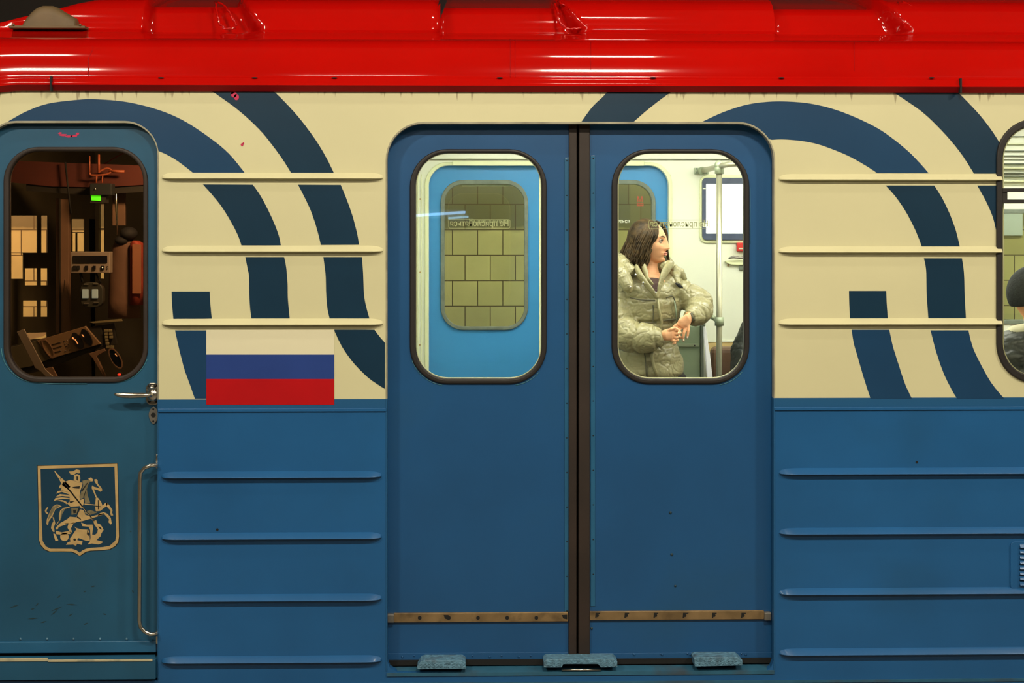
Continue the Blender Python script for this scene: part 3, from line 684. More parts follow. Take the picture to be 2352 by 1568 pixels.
for q in ([(492,372),(500,368),(960,950),(950,958)],[(625,445),(740,430),(735,470),(660,465)],[(590,660),(670,655),(620,680),(590,682)],[(640,1225),(670,1215),(685,1240),(655,1258)],[(690,285),(715,290),(710,350),(690,340)],[(700,880),(745,910),(770,945),(735,925),(695,905)],[(720,760),(740,770),(700,850),(690,840)],[(850,1085),(865,1120),(890,1150),(870,1180),(845,1150),(850,1120)],[(1020,1030),(1050,1050),(1075,1080),(1050,1080),(1030,1060)],[(1010,640),(1022,640),(1025,780),(1012,780)],[(975,725),(1060,735),(1060,745),(975,738)],[(760,500),(850,380),(860,385),(775,520)],[(790,600),(835,470),(842,480),(800,610)],[(640,790),(690,785),(680,835),(645,840)]): cr.plate([cpt(q)], YC-.0016, .0003, 2)
cr.build('crest', [gold, field, mat('crest_outline', (.012, .014, .014), .5), olgold], cabd, label='gold and navy shield crest with a horseman spearing a dragon')
# handle and lock
hd = MB().plate([rr(335, 879, 366, 930, 13)], YC-.006, .006, 0, .002)
for x, y in ((343, 885), (357, 885), (343, 921), (358, 921)): hd.rivet(x, y, YC-.006, .0055, 1)
hd.blob(W(352, 906, YC-.02), (.02, .018, .024)).blob(W(349, 893, YC-.012), (.012, .01, .012))
hd.tube([W(352, 907, YC-.02), W(344, 907, YC-.045), W(338, 907.5, YC-.05), W(330, 907.5, YC-.05), W(300, 908, YC-.05), W(282, 907.5, YC-.05), W(268, 906, YC-.05), W(263, 905, YC-.05)], [.007, .007, .006, .0095, .0105, .010, .0055, .004], 14)
hd.build('door_handle', [steel, rubber], cabd, label='polished steel lever handle')
kh = MB().plate([sm([(352, 933), (360, 940), (363, 953), (360, 966), (352, 974), (345, 966), (341, 953), (345, 940), (352, 933)], 3)], YC-.005, .005, 0, .0015)
kh.disc(352, 953, YC-.0055, 5.6, .002, 1)
for y in (940, 967): kh.rivet(352, y, YC-.005, .0035, 1)
kh.build('lock_plate', [dsteel, black], cabd)
yb = YC-.045
gr = MB().tube([W(360, 1068, YC-.012), W(358, 1068, yb), W(345, 1069, yb), W(332, 1074, yb), W(323, 1085, yb), W(321.5, 1100, yb), W(321, 1250, yb), W(320, 1425, yb), W(323, 1440, yb), W(332, 1450, yb), W(345, 1456, yb), W(358, 1456, yb), W(360, 1456, YC-.012)], .0072, 14)
gr.pbox((358, 1043), (363, 1075), YC-.02, .02, 0, .001).pbox((358, 1448), (363, 1478), YC-.02, .02, 0, .001).blob(W(360, 1047, YC-.022), .004)
gr.build('grab_handle', steel, cabd, label='tall steel grab handle')
# cab step
MB().add([W(-70, 1507, YC-.01), W(357, 1503, YC-.01), W(357, 1516, -.02), W(-70, 1517, -.02)], [(0, 1, 2, 3)]).pbox((-70, 1517), (357, 1560), -.02, .05, 0, .002).build('cab_step', cblue, car)
stw = MB().pbox((-70, 1512), (110, 1518.5), -.0225, .004, 0, .001).pbox((110, 1515), (350, 1518.5), -.0225, .004, 0, .001)
stw.build('step_highlight', mat('cream_edge_highlight', (.5, .44, .28), .45, dirt=.9, ds=14, dcol=(.06, .13, .16)), car)  # cream highlight along the step, laid on as a patchy strip
MB().box((XL, .04, ZZ(1640, 0)), (XX(362, 0), .09, ZZ(1495, 0))).build('sill_gap', black, car)

# ================================================================== CARRIAGE INTERIOR
YI = 2.6; XP = -.42
def PXI(x, Y=YI): return 1100+(x)*F/(5+Y)
zi = lambda py, Y=YI: ZZ(py, Y)
pyf = HZ+CAM.z*F/(5+YI)                       # floor row at the far wall
MB().box((XL+.02, .10, -.06), (XR, 2.62, -.004)).build('interior_floor', floorm, car)
MB().box((XP, .14, 2.10), (XR, 2.5, 2.12)).build('interior_ceiling', ceil_in, car)
MB().box((XP-.03, .10, 0), (XP, 2.6, 2.10)).build('cab_bulkhead', white_in, car)
MB().box((XR-.03, .03, -.05), (XR, 2.6, 2.10)).build('end_bulkhead', white_in, car)
wl_ = rr(985, 380, 1535, pyf, (46, 46, 0, 0))
iw = MB().plate([[(PXI(XP), 368.5), (PXI(XR), 368.5), (PXI(XR), pyf), (1535, pyf), (1535, 430)]+[p for p in reversed(wl_) if p[1] < 426.5]+[(985, 430), (985, pyf), (PXI(XP), pyf)], rr(2250, 484, 2880, 740, 30)], YI, .03)
iw = iw.build('interior_side_wall', white_in, car)
MB().pbox((PXI(XP), 262), (PXI(XR), 367.5), YI-.012, .04, 0, .003).build('cornice_panel', white_in, car)
MB().pbox((PXI(XP), 366.8), (PXI(XR), 368.8), YI-.004, .01).build('cornice_joint', trimg, car)
ring(MB(), rr(976, 372, 1544, pyf+30, (52, 52, 0, 0)), rr(984.5, 379.5, 1535.5, pyf+60, (46, 46, 0, 0)), YI-.012, .014, 0, .003).build('doorway_trim', cream_in, iw)
MB().pbox((1040, 369.5), (1480, 380.5), YI-.03, .03, 0, .004).build('door_header', cream_in, iw)
for p0, p1 in ((959, 961), (967, 968.5), (1540, 1541.5)): MB().pbox((p0, 400), (p1, pyf), YI-.006, .006, 0, .001).build('wall_bead', cream_in, iw)
for x, y in ((1006, 352), (1638, 350)): MB().disc(x, y, YI-.016, 4.2, .005, 0).disc(x, y, YI-.018, 2, .004, 1).build('cornice_bolt', [cream_in, trimg], iw)
sc = MB()
for x, y in ((965, 457), (965, 625), (964, 792)): sc.disc(x, y, YI-.003, 1.9, .002)
sc.each('wall_screw', mat('brass_screw', (.45, .3, .12), .5), iw)
def ileaf(x0, x1, w0, w1, nmx):
    d = MB().plate([[(x0, 372), (x1, 372), (x1, pyf+4), (x0, pyf+4)], rr(w0+4, 418, w1-4, 754, 46)], YI+.035, .03)
    d = d.build('interior_door', lblue, car, label=nmx)
    ring(MB(), rr(w0, 413, w1, 758, 52), rr(w0+9, 423, w1-9, 750, 43), YI+.022, .04, 0, .004).build('window_gasket', trimg, d)
    MB().plate([rr(w0+5, 419, w1-5, 754, 45)], YI+.045, .004).build('pane', glass, d)
    return d
il = ileaf(960, 1259.5, 1012, 1213, 'left light blue far door'); ir = ileaf(1260.5, 1560, 1306, 1506, 'right light blue far door')
MB().pbox((1060, 424), (1195, 428), YI+.05, .004, 0, .001).build('window_bead', cream_in, il)
MB().pbox((1239, 385), (1242, pyf), YI+.03, .006).build('door_bead', cream_in, il)
# lettering on the panes
MSG = 'Не прислоняться'
def letters(px0, px1, py, Y, mirror, m, parent, bord=None):
    a = W(px0, py, Y); b = W(px1, py, Y); mb = MB(); v, f = text(MSG, b.x-a.x, (a.x+b.x)/2, a.z, Y, mirror); mb.add(v, f)
    if bord is not None: mb.plate([rr(px0-bord, py-10.5, px1+bord, py+10.5, 4, 4), rr(px0-bord+.9, py-9.6, px1+bord-.9, py+9.6, 3.4, 4)], Y, .0004)
    return mb.build('window_lettering', m, parent)
letters(1034, 1168, 514, YD+.004, True, letter, dl, 4)
letters(1494, 1626, 515, YD+.004, True, letter, drr, 4)
letters(1078, 1166, 508, YI+.043, False, letter, il); letters(1358, 1446, 508.5, YI+.043, False, mat('bright_lettering', (.8, .85, .68), .5), ir)
a = W(1470, 457, YI+.043); v, f = text('М', .026, a.x, a.z, YI+.043); mm = MB().add(v, f)
mm.plate([rr(1463, 467, 1478, 473, 1, 2), rr(1464.5, 468.7, 1476.5, 471.3, .5, 2)], YI+.043, .0004); mm.build('metro_sign', mred, ir)
# far side window
fw = ring(MB(), rr(2246, 480, 2884, 744, 34), rr(2256, 490, 2874, 734, 26), YI-.01, .05, 0, .004).build('far_window_frame', trimg, iw)
MB().plate([rr(2250, 484, 2880, 740, 30)], YI+.01, .004).build('pane', glass, iw)
# ventilation mouldings of the ceiling cove
for y, h, m in ((312, 3, trimg), (329, 4, cream_in), (345, 3, trimg), (356, 3, trimg), (374, 3.5, trimg), (384, 4, cream_in), (396, 2.5, trimg), (404, 2.5, trimg), (414, 4, cream_in)):
    MB().pbox((1960, y), (PXI(XR), y+h), YI-.05, .05 if y > 366 else .036, 0, .002).build('cove_moulding', m, iw)
# carriage ceiling lamps
for y, n_ in ((.85, 'near'), (1.85, 'far')):
    t = thing('ceiling_lamp', 'long white lamp strip on the carriage ceiling, on the %s side' % n_, 'lamp', (1.3, y, 2.08), 'carriage ceiling lamps')
    MB().box((-.25, y-.09, 2.08), (4.9, y+.09, 2.098)).build('housing', white_in, t); MB().box((-.2, y-.07, 2.06), (4.85, y+.07, 2.08), 0, .004).build('diffuser', carlamp, t)
# added unseen lamps that brighten the tiled track wall
for x in (-1.0, .8, 3.4):
    t = thing('added_track_lamp', 'added unseen tube lamp under the beam, washing the tiled track wall at %s' % {-1.0: 'the cab bulkhead', .8: 'the middle doors', 3.4: 'the side window'}[x], 'lamp', (x, 2.80, 2.34), 'added track wall lamps')
    MB().box((x-.65, 2.76, 2.36), (x+.65, 2.9, 2.46), 0, .01).build('housing', housing, t)
    MB().tube([(x-.6, 2.82, 2.34), (x+.6, 2.82, 2.34)], .02).build('tube', trackfill, t)
# grab rail
t = thing('grab_rail', 'grey vertical grab pole with an overhead rail beside the woman', 'handrail', (W(1652, 535, 2.2).x, 2.2, 0))
YP = 2.2
def q(px, py, Y): return W(px, py, Y)
MB().tube([q(1652, 390, YP), Vector((q(1652, 390, YP).x, YP, 0))], .015, 16).build('pole', polem, t)
MB().tube([q(1610, 392, YI-.02), q(1630, 388, 2.42), q(1652, 382, YP), q(1675, 377, 2.1), q(1760, 371, 2.06)], .0145, 14).build('overhead_rail', polem, t)
MB().tube([q(1652, 377, YP), q(1652, 399, YP)], .0225, 16).blob(q(1652, 379, YP), .024).build('rail_clamp', clampm, t)
MB().tube([q(1652, 728, YP), q(1652, 748, YP)], .0225, 16).build('rail_clamp', clampm, t)
MB().tube([q(1652, 738, YP), q(1630, 724, YP+.05), q(1612, 717, YP+.16)], .0125, 12).build('side_arm', clampm, t)
bk = MB().pbox((1595, 385), (1628, 399), YI-.022, .02, 0, .002)
for x, y in ((1600, 387.5), (1600, 396), (1623, 396)): bk.disc(x, y, YI-.025, 2, .004, 1)
bk.build('wall_bracket', [clampm, trimg], t)
MB().tube([q(1611, 392, YI-.02), q(1613, 391.5, YI-.07)], .02, 14).build('flange', clampm, t)
# information screen
t = thing('information_screen', 'glowing white information screen in a dark blue rounded frame on the carriage wall', 'screen', tuple(W(1690, 550, YI)))
MB().plate([rr(1607, 402, 1795, 558, 16)], YI-.012, .011, 0, .004).build('mount', cream_in, t)
ring(MB(), rr(1613, 408, 1789, 551, 10), rr(1622, 422, 1780, 536, 1), YI-.022, .012, 0, .002).build('bezel', bezel, t)
MB().pbox((1621, 421), (1781, 537), YI-.016, .004).build('display', screen, t)
MB().pbox((1614, 432), (1621, 434), YI-.023, .002).pbox((1614, 511), (1621, 522), YI-.023, .002).build('bezel_mark', white_in, t)
# alarm box, handle, keypad
t = thing('alarm_box', 'small red alarm box on the carriage wall below the screen', 'alarm', tuple(W(1702, 578, YI)))
MB().pbox((1693, 557), (1722, 577), YI-.03, .029, 0, .004).build('case', redbox, t); MB().pbox((1697, 569), (1716, 572), YI-.032, .003).build('label_strip', white, t)
t = thing('wall_intercom', 'cream intercom housing with a grey handle below the red alarm box', 'intercom', tuple(W(1700, 606, YI)))
MB().plate([sm([(1665, 600), (1680, 598), (1720, 598), (1735, 603), (1720, 608), (1680, 608), (1665, 600)], 4)], YI-.02, .019, 0, .004).build('housing', cream_in, t)
MB().tube([q(1673, 593, YI-.03), q(1684, 590, YI-.035), q(1700, 592, YI-.035), q(1722, 590, YI-.03)], [.004, .008, .006, .008], 10).build('handle', dsteel, t)
MB().disc(1673, 609, YI-.012, 2.6, .011).build('button', brass, t); MB().pbox((1698, 611), (1716, 620), YI-.012, .011, 0, .002).build('socket', trimg, t)
# bench end cabinet
t = thing('bench_end_cabinet', 'grey green cabinet at the end of the bench, behind the woman', 'cabinet', tuple(W(1590, pyf, 2.4)))
zt = ZZ(748, 2.36); xa = XX(1540, 2.36); xb = XX(1609, 2.36)
MB().box((xa, 2.36, 0), (xb, YI-.02, zt), 0, .008).build('body', greenm, t)
MB().box((xa, 2.352, ZZ(797, 2.36)), (xb-.01, 2.362, ZZ(790, 2.36)), 0, .002).build('trim_strip', clampm, t); MB().disc(1595.5, 793.5, 2.35, 1.8, .004).build('lock', black, t)
MB().box((xb, 2.345, 0), (xb+.014, YI-.02, zt+.012), 0, .003).build('edge_panel', trimg, t)
t = thing('draught_screen', 'bright white slanted plastic screen between the cabinet and the bench', 'screen', tuple(W(1630, pyf, 2.34)))
MB().plate([[(1617, 746), (1621, 749), (1625, 775), (1631, 815), (1637, 868), (1642, 1000), (1645, 1140), (1628, 1140), (1628, 1000), (1625, 868), (1620, 800), (1617, 770)]], 2.31, .03, 0, .003).build('panel', mat('glowing_white_plastic', (.95, .95, .93), .35, emit=.25), t)  # brightness put in as a faint glow; the panel is no lamp
MB().blob(W(1617, 746, 2.30), .008).build('cap', trimg, t)
# benches
def bench(x0, x1, yw, s, label, back_top):
    t = thing('bench', label, 'bench', ((x0+x1)/2, yw, 0)); f_ = lambda d: yw-s*d
    MB().box((x0, f_(.01), back_top-.30), (x1, f_(.09), back_top), 0, .03).build('backrest', vinyl, t)
    MB().box((x0+.07, f_(.10), .36), (x1, f_(.50), .46), 0, .03).build('seat', vinyl, t)
    MB().box((x0+.09, f_(.02), 0), (x1-.02, f_(.42), .36), 0, .005).build('base', trimg, t)
    return t
bench(XX(1634, 2.5), 4.9, YI-.01, 1, 'brown vinyl bench along the far wall', ZZ(798, 2.5))
bench(XX(2290, .2)-.1, 4.9, .06, -1, 'brown vinyl bench under the side window', .80)
MB().pbox((1622, 782), (PXI(XR), 870), YI-.006, .006).build('yellow_wall_band', yel, iw)
MB().pbox((1622, 780.5), (PXI(XR), 783), YI-.009, .009, 0, .002).build('band_bead', white_in, iw)
pp = thing('reflection_panel', 'pale blue reflection in the far window glass, built as a panel by the track wall', 'panel', tuple(W(2325, 540, 3.49)))
MB().pbox((2306, 482), (2349, 541), 3.485, .012, 0, .002).build('reflection_sheet', mat('pale_blue_reflection', (.55, .68, .72), .4), pp)  # reflection in the far glass, built as a flat pale panel

# ================================================================== DRIVER'S CAB
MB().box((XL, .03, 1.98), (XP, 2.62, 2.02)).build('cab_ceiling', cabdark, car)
def PX(px, py): w = WX(px, py, XL+.0); return (w.y, w.z)
def xplate(mb, loops, X, d, mi=0):
    """plate lying in the plane x = X, loops given as (y, z)"""
    v, f = curve_plate([[(p[0], p[1]) for p in lp] for lp in loops], 0, d, 0, False)
    return mb.add([(X+vy, vx, vz) for vx, vy, vz in v], [tuple(reversed(t)) for t in f], mi)
def pr(x0, y0, x1, y1): return [PX(x0, y0), PX(x1, y0), PX(x1, y1), PX(x0, y1)]
fr = MB()
xplate(fr, [[(.03, -.4), (2.6, -.4), (2.6, 2.0), (.03, 2.0)], pr(24, 495, 84, 580), pr(93, 495, 108, 580), pr(24, 581, 52, 640), pr(55, 616, 84, 655), pr(92, 616, 108, 655), pr(51, 690, 84, 727), pr(92, 690, 108, 727),
            pr(61, 764, 106, 778), pr(163, 503, 192, 533), pr(163, 535, 173, 577), pr(176, 535, 192, 577), pr(203, 503, 221, 577)], XL, .004)
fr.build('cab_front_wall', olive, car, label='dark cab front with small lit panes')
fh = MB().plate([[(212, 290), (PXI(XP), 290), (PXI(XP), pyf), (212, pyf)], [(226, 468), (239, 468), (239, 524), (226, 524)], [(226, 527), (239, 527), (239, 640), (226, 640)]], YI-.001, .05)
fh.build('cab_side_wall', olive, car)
def cpart(name, label, cat, px, py, Y): return thing(name, label, cat, tuple(W(px, py, Y)))
t = cpart('reflection_band', 'dark red blind across the top of the cab window view, standing in for a reflection', 'band', 170, 420, 1.5)
MB().plate([[(18, 368), (155, 374), (335, 380), (335, 424), (230, 430), (120, 428), (18, 418)]], 1.0, .012).build('red_band', maroon, t)  # dim reflection in the cab window, built as a dark red sheet
MB().plate([[(60, 414), (335, 418), (335, 440), (200, 448), (60, 438)]], 1.01, .012).build('dark_band', cabdark, t)
t = cpart('window_post', 'tan upright post between the cab windows', 'post', 145, 770, 1.2)
MB().pbox((136, 456), (158, 770), 1.05, .03, 0, .002).pbox((128, 455), (136, 765), 1.06, .03, 0, .002).plate([[(150, 640), (158, 690), (162, 765), (140, 765)]], 1.045, .006).build('post', tan, t)
MB().pbox((136.5, 455), (138.5, 765), 1.043, .008).build('groove', cabdark, t)
t = cpart('wire', 'thin black wire hanging in front of the dark red blind', 'wire', 156, 430, .97)
MB().tube([W(150, 372, .97), W(156, 430, .97), W(163, 490, .97)], .004, 8).build('strand', black, t)
t = cpart('silver_pole', 'thin shiny upright tube beside the green lit cab display', 'pole', 266, 525, 1.1)
MB().tube([W(265, 402, 1.02), W(267, 470, 1.02), W(269, 540, 1.02)], [.006, .006, .003], 10).build('tube', steel, t)
MB().pbox((258, 395), (287, 518), 1.10, .02, 0, .002).build('backing_post', tan, t)
t = cpart('cable_loop', 'dim orange cable looping above the green lit cab display', 'cable', 240, 400, 1.0)
MB().tube([W(*p, .95) for p in sm([(206, 398), (210, 402), (230, 402), (248, 399), (256, 391), (246, 386), (232, 392), (226, 396)], 4)], .004, 8).tube([W(206, 358, .95), W(206, 398, .95)], .003, 8).tube([W(227, 355, .95), W(227, 395, .95)], .005, 8).tube([W(250, 392, .95), W(286, 394, .95)], .006, 8).tube([W(222, 402, .95), W(221, 420, .95)], .0035, 8).tube([W(236, 402, .95), W(234, 420, .95)], .003, 8).build('cable', orange, t)
t = cpart('speed_display', 'dark cab display box with a glowing green light', 'display', 230, 470, .95)
MB().pbox((206, 421), (256, 448), .93, .06, 0, .003).build('hood', mat('box_dark_blue', (.02, .024, .026), .35), t); MB().pbox((207, 447), (243, 466), .945, .05).build('body', cabdark, t)
MB().plate([[(208.5, 447), (230.5, 449), (231, 461.5), (210, 460)]], .94, .004).build('green_light', greenled, t)
MB().rivet(218.5, 434, .925, .0035).build('knob', steel, t)
t = cpart('cab_radio', 'grey radio unit with a black display and a row of buttons', 'radio', 206, 627, .9)
MB().pbox((162, 578), (252, 627), .88, .05, 0, .003).build('case', greyp, t); MB().pbox((168, 587), (246, 603), .876, .005).build('display', ddark, t)
for i, (x, m) in enumerate(((171, black), (179, black), (198, ddark), (216, ddark), (235, ddark))): MB().pbox((x-3.4, 610), (x+3.4, 619), .874, .007, 0, .001).build('button', m, t)
MB().disc(235.5, 614, .873, 1.6, .002).build('status_light', whiteled, t)
for y in (612, 617): MB().disc(246, y, .877, 1.3, .003).build('screw', black, t)
MB().tube([W(185, 627, .9), W(190, 648, .9)], .006, 8).tube([W(220, 627, .9), W(232, 650, .9)], .004, 8).build('cable', black, t)
t = cpart('twin_pressure_dial', 'round dark instrument with two pale lit windows, under the radio', 'instrument', 210, 705, .9)
MB().plate([rr(184, 648, 236, 706, 18)], .9, .04, 0, .004).build('case', mat('instrument_case', (.035, .035, .028), .4), t)
for x in (196, 218): MB().pbox((x-7.5, 664), (x+6.5, 685), .893, .008, 0, .002).build('lit_window', bluewin, t)
for x, y in ((198, 653), (220, 652), (198, 697), (221, 695)): MB().pbox((x-6, y-2), (x+5, y+1), .895, .006).build('tab', dsteel, t)
# control desk: slanted panels
def slab(pts, y0, y1): return [W(p[0], p[1], y0 if i in (0, 1) else y1) for i, p in enumerate(pts)]
t = cpart('control_desk', 'tan slanted control desk with round gauges and small push buttons', 'control desk', 150, 850, .9)
def quad(mb, pts, Y, d=.02, mi=0): return mb.plate([pts], Y, d, mi, .002)
quad(MB(), [(8, 798), (232, 745), (238, 795), (100, 850), (12, 870)], .84).build('desk_body', cabdark, t)
quad(MB(), [(84, 782), (196, 749), (231, 790), (116, 824)], .825).build('gauge_panel', consolem, t)
quad(MB(), [(12, 800), (84, 782), (116, 824), (70, 842), (20, 850)], .828).build('dark_panel', olive, t)
lb = MB()
for (x, y, l) in ((118, 791, 22), (120, 800, 22), (124, 809, 16), (146, 783, 3), (148, 789, 3), (152, 781, 2), (150, 795, 4), (156, 790, 3), (158, 803, 3), (148, 806, 3), (145, 818, 3)): quad(lb, [(x, y), (x+l, y-l*.28), (x+l+1, y+1-l*.28), (x+1, y+1.6)], .8235, .002)
lb.build('panel_lettering', ddark, t)
def ell(cx, cy, rx, ry, ang, Y, mb, d=.012, inner=0):
    f = lambda k: [(cx+rx*q*math.cos(a)*math.cos(ang)-ry*q*math.sin(a)*math.sin(ang), cy+rx*q*math.cos(a)*math.sin(ang)+ry*q*math.sin(a)*math.cos(ang)) for q in (k,) for a in [2*math.pi*i/28 for i in range(28)]]
    return mb.plate([f(1)]+([f(inner)] if inner else []), Y, d)
A = math.radians(-30)
for (cx, cy) in ((178, 782), (199, 774)):
    ell(cx, cy, 8.5, 21, A, .815, MB()).build('gauge', ddark, t)
g1 = MB(); g1.tube([W(166, 775, .81), W(170, 779, .81)], [.0035, .0025], 8).tube([W(172, 779, .81), W(179, 790, .81)], [.002, .002], 8).tube([W(188, 768, .81), W(193, 774, .81)], [.002, .0015], 8); g1.each('gauge_glow', orled, t)
ell(110, 800, 9, 26, A, .82, MB(), .006, .8).build('bezel_curve', tan, t)
for r in range(6):
    for c_ in range(2):
        if r > 2 and c_ == 1 and r != 5: continue
        x = 239+c_*10+r*.8; y = 756+r*7.5; MB().pbox((x, y), (x+7.5, y+6), .83, .012, 0, .001).build('push_button', key, t)
quad(MB(), [(228, 748), (262, 741), (268, 790), (238, 800)], .845).build('button_panel', cabdark, t)
MB().plate([[(205, 739), (278, 732), (280, 737), (214, 742)]], .83, .01).build('desk_rim', key, t)
ell(265, 823, 11, 27, A, .80, MB(), .010, .86).build('gauge_ring', tan, t); ell(265, 823, 9.4, 23, A, .804, MB(), .006).build('gauge', ddark, t)
quad(MB(), [(203, 812), (240, 800), (243, 806), (222, 818), (242, 866), (238, 866), (212, 822)], .83).build('bracket_edge', tan, t)
MB().tube([W(264, 812, .795), W(269, 818, .795)], [.002, .0015], 6).each('gauge_glow', orled, t)
t = cpart('warning_lamp', 'small red lit lamp at the bottom corner of the cab window', 'lamp', 275, 862, .8)
MB().blob(W(274, 860, .78), (.008, .006, .005)).build('lens', redled, t); MB().disc(274, 861, .785, 7, .01, 0).build('socket', cabdark, t)
t = cpart('flat_bar', 'pale grey flat bar leaning across the control desk', 'bar', 70, 855, .7)
quad(MB(), [(38, 762), (55, 755), (104, 848), (124, 866), (108, 868), (92, 852), (80, 845)], .74, .008).build('bar', mat('grey_bar', (.20, .16, .13), .5), t)
quad(MB(), [(104, 846), (120, 842), (134, 868), (112, 868)], .75, .008).build('bar_foot', tan, t)
# jackets on hooks
t = cpart('hanging_jacket', 'brown work jacket with a red high visibility strip hanging in the cab', 'jacket', 290, 700, 1.2)
j = MB()
j.rings([(W(292+dx, y, 1.16).x, 1.16, W(292, y, 1.16).z, r*.0019, .05) for y, dx, r in ((548, 0, 8), (556, -2, 26), (575, -3, 31), (610, -5, 33), (650, -6, 34), (690, -6, 35), (730, -6, 36))], 24)
j.build('jacket_body', jackm, t)
j = MB(); j.rings([(W(314+dx, y, 1.10).x, 1.10, W(314, y, 1.10).z, r*.0019, .035) for y, dx, r in ((552, -2, 5), (558, 0, 14), (600, 1, 15), (650, 1, 15), (700, 0, 15))], 20); j.build('red_panel', jackr, t)
MB().plate([[(304, 560), (324, 562), (324, 674), (304, 674)]], 1.055, .004).build('pale_label', mat('vest_label', (.26, .10, .05), .7), t)
MB().blob(W(296, 536, 1.12), (.036, .04, .028)).blob(W(280, 552, 1.12), (.03, .03, .02)).build('hood', blackc, t)
t = cpart('paper_sheet', 'small pale paper lying at the bottom left of the cab window', 'paper', 85, 775, .9)
MB().plate([[(60, 765), (106, 763), (104, 770), (70, 780)]], .86, .002).build('sheet', paper, t)
# warm lamp added out of view to light the tiles ahead of the cab
t = thing('added_tunnel_lamp', 'warm lamp added out of view in the tunnel ahead of the cab', 'lamp', (-3.2, 2.3, 2.2))
MB().box((-3.5, 2.22, 2.22), (-2.9, 2.38, 2.3), 0, .01).tube([(-3.2, 2.3, 2.3), (-3.2, 2.3, 4.6)], .012).build('housing', housing, t)
ld = bpy.data.lights.new('added_tunnel_light', 'AREA'); ld.shape = 'RECTANGLE'; ld.size = .5; ld.size_y = .1; ld.energy = 95; ld.color = (1, .58, .42)
o = bpy.data.objects.new('added_tunnel_light', ld); COL.objects.link(o); o.location = (-3.2, 2.3, 2.2); o.rotation_euler = (math.radians(50), 0, 0)
ld = bpy.data.lights.new('cab_light', 'AREA'); ld.shape = 'DISK'; ld.size = .16; ld.energy = 24; ld.color = (1, .70, .42)
o = bpy.data.objects.new('cab_light', ld); COL.objects.link(o); o.location = (-1.1, .5, 1.93); o.rotation_euler = (math.radians(10), math.radians(35), 0)
t = thing('cab_ceiling_lamp', 'round dim lamp on the cab ceiling', 'lamp', (-1.1, .5, 1.96))
MB().tube([(-1.1, .5, 1.98), (-1.1, .5, 1.945)], .1, 20).build('housing', housing, t)

# ================================================================== PEOPLE
def RZ(a): return Matrix.Rotation(a, 3, 'Z')
def head_mesh(mb, c, yaw, k=1.0, tilt=0):
    rot = RZ(yaw) @ Matrix.Rotation(tilt, 3, 'X')
    g = lambda d, s_: math.exp(-(d/s_)**2)
    def fn(v):
        x, y, z = v
        if z < 0:
            t = -z/.102; x *= 1-.36*t**1.7
            if y < 0: y *= 1-.35*t
        if y > 0:
            f_ = min(1, y/.03)
            y = y*.95
            if z < .01:
                py_ = .0815 if z > -.03 else .0815-.010*((-.03-z)/.06)
                if z < -.088: py_ *= max(.2, 1-((-.088-z)/.014)**2*.5)
                q = (.09*math.sqrt(max(.02, 1-(z/.102)**2)))*.95; fr_ = min(1, max(0, (y/q)))**2 if q else 0
                y *= 1+(min(py_/q, 2.4)-1)*min(1, (.01-z)/.02)*(1-.0*fr_)
            nz_ = 0
            if .022 > z > -.03: nz_ = .005+.021*(.022-z)/.052
            elif -.03 >= z > -.044: nz_ = .026*(1-(-.03-z)/.014)
            elif z >= .022: nz_ = .005*max(0, 1-(z-.022)/.02)
            wd = .0085+.006*max(0, min(1, (.01-z)/.04))
            y += f_*nz_*g(x, wd)
            y += f_*.0085*g(x, .021)*(g(z+.0515, .0048)+1.0*g(z+.0605, .0055)) - f_*.003*g(x, .02)*g(z+.056, .002)
            y += f_*.010*g(x, .018)*g(z+.086, .012) - f_*.004*g(x, .016)*g(z+.071, .006)
            for sx in (-1, 1):
                y -= f_*.012*g(x-sx*.031, .015)*g(z-.006, .011)
                y += f_*.004*g(x-sx*.028, .02)*g(z-.027, .007)
                y += f_*.005*g(x-sx*.043, .018)*g(z+.022, .018)
        return Vector((x, y, z))*k
    mb.blob(c, (.071, .09, .102), 0, rot, 120, 96, fn)
    for sx in (-1, 1): mb.blob(Vector(c)+rot@(Vector((sx*.069, -.005, -.005))*k), (.009*k, .02*k, .03*k), 0, rot, 16, 12)
    return rot
def face_bits(c, rot, par, k=1.0, browc=None):
    P = lambda x, y, z: Vector(c)+rot@(Vector((x, y, z))*k)
    for sx in (-1, 1):
        MB().blob(P(sx*.031, .0645, .006), .0116*k, 0, rot, 16, 12).build('eye', eyew, par)
        MB().blob(P(sx*.031+.0, .0715, .006), (.0068*k, .0062*k, .0062*k), 0, rot, 12, 8).build('iris', iris, par)
        e = MB(); e.tube([P(sx*.018, .0735, .008), P(sx*.026, .0775, .0125), P(sx*.036, .0755, .0125), P(sx*.046, .067, .007)], [.0012, .0022, .0024, .0012], 6); e.build('eyelashes', hairm, par)
        e = MB(); e.tube([P(sx*.014, .083, .024), P(sx*.025, .0835, .030), P(sx*.037, .079, .031), P(sx*.049, .067, .026)], [.0018, .0027, .0024, .001], 6); e.build('eyebrow', browc or hairm, par)
    e = MB()
    e.blob(P(0, .0845, -.0515), (.024*k, .0065*k, .0036*k), 0, rot, 16, 8).blob(P(0, .0835, -.0600), (.021*k, .0070*k, .0044*k), 0, rot, 16, 8)
    e.build('lips', lips, par)
def finger(mb, pts, r=.0078):
    n = len(pts); mb.tube(pts, [r*(1-.28*i/(n-1)) for i in range(n)], 10); mb.blob(pts[-1], r*.74, 0, None, 10, 8); mb.blob(pts[0], r, 0, None, 10, 8)
    for i in range(1, n-1): mb.blob(pts[i], r*(1.03-.28*i/(n-1)), 0, None, 10, 8)

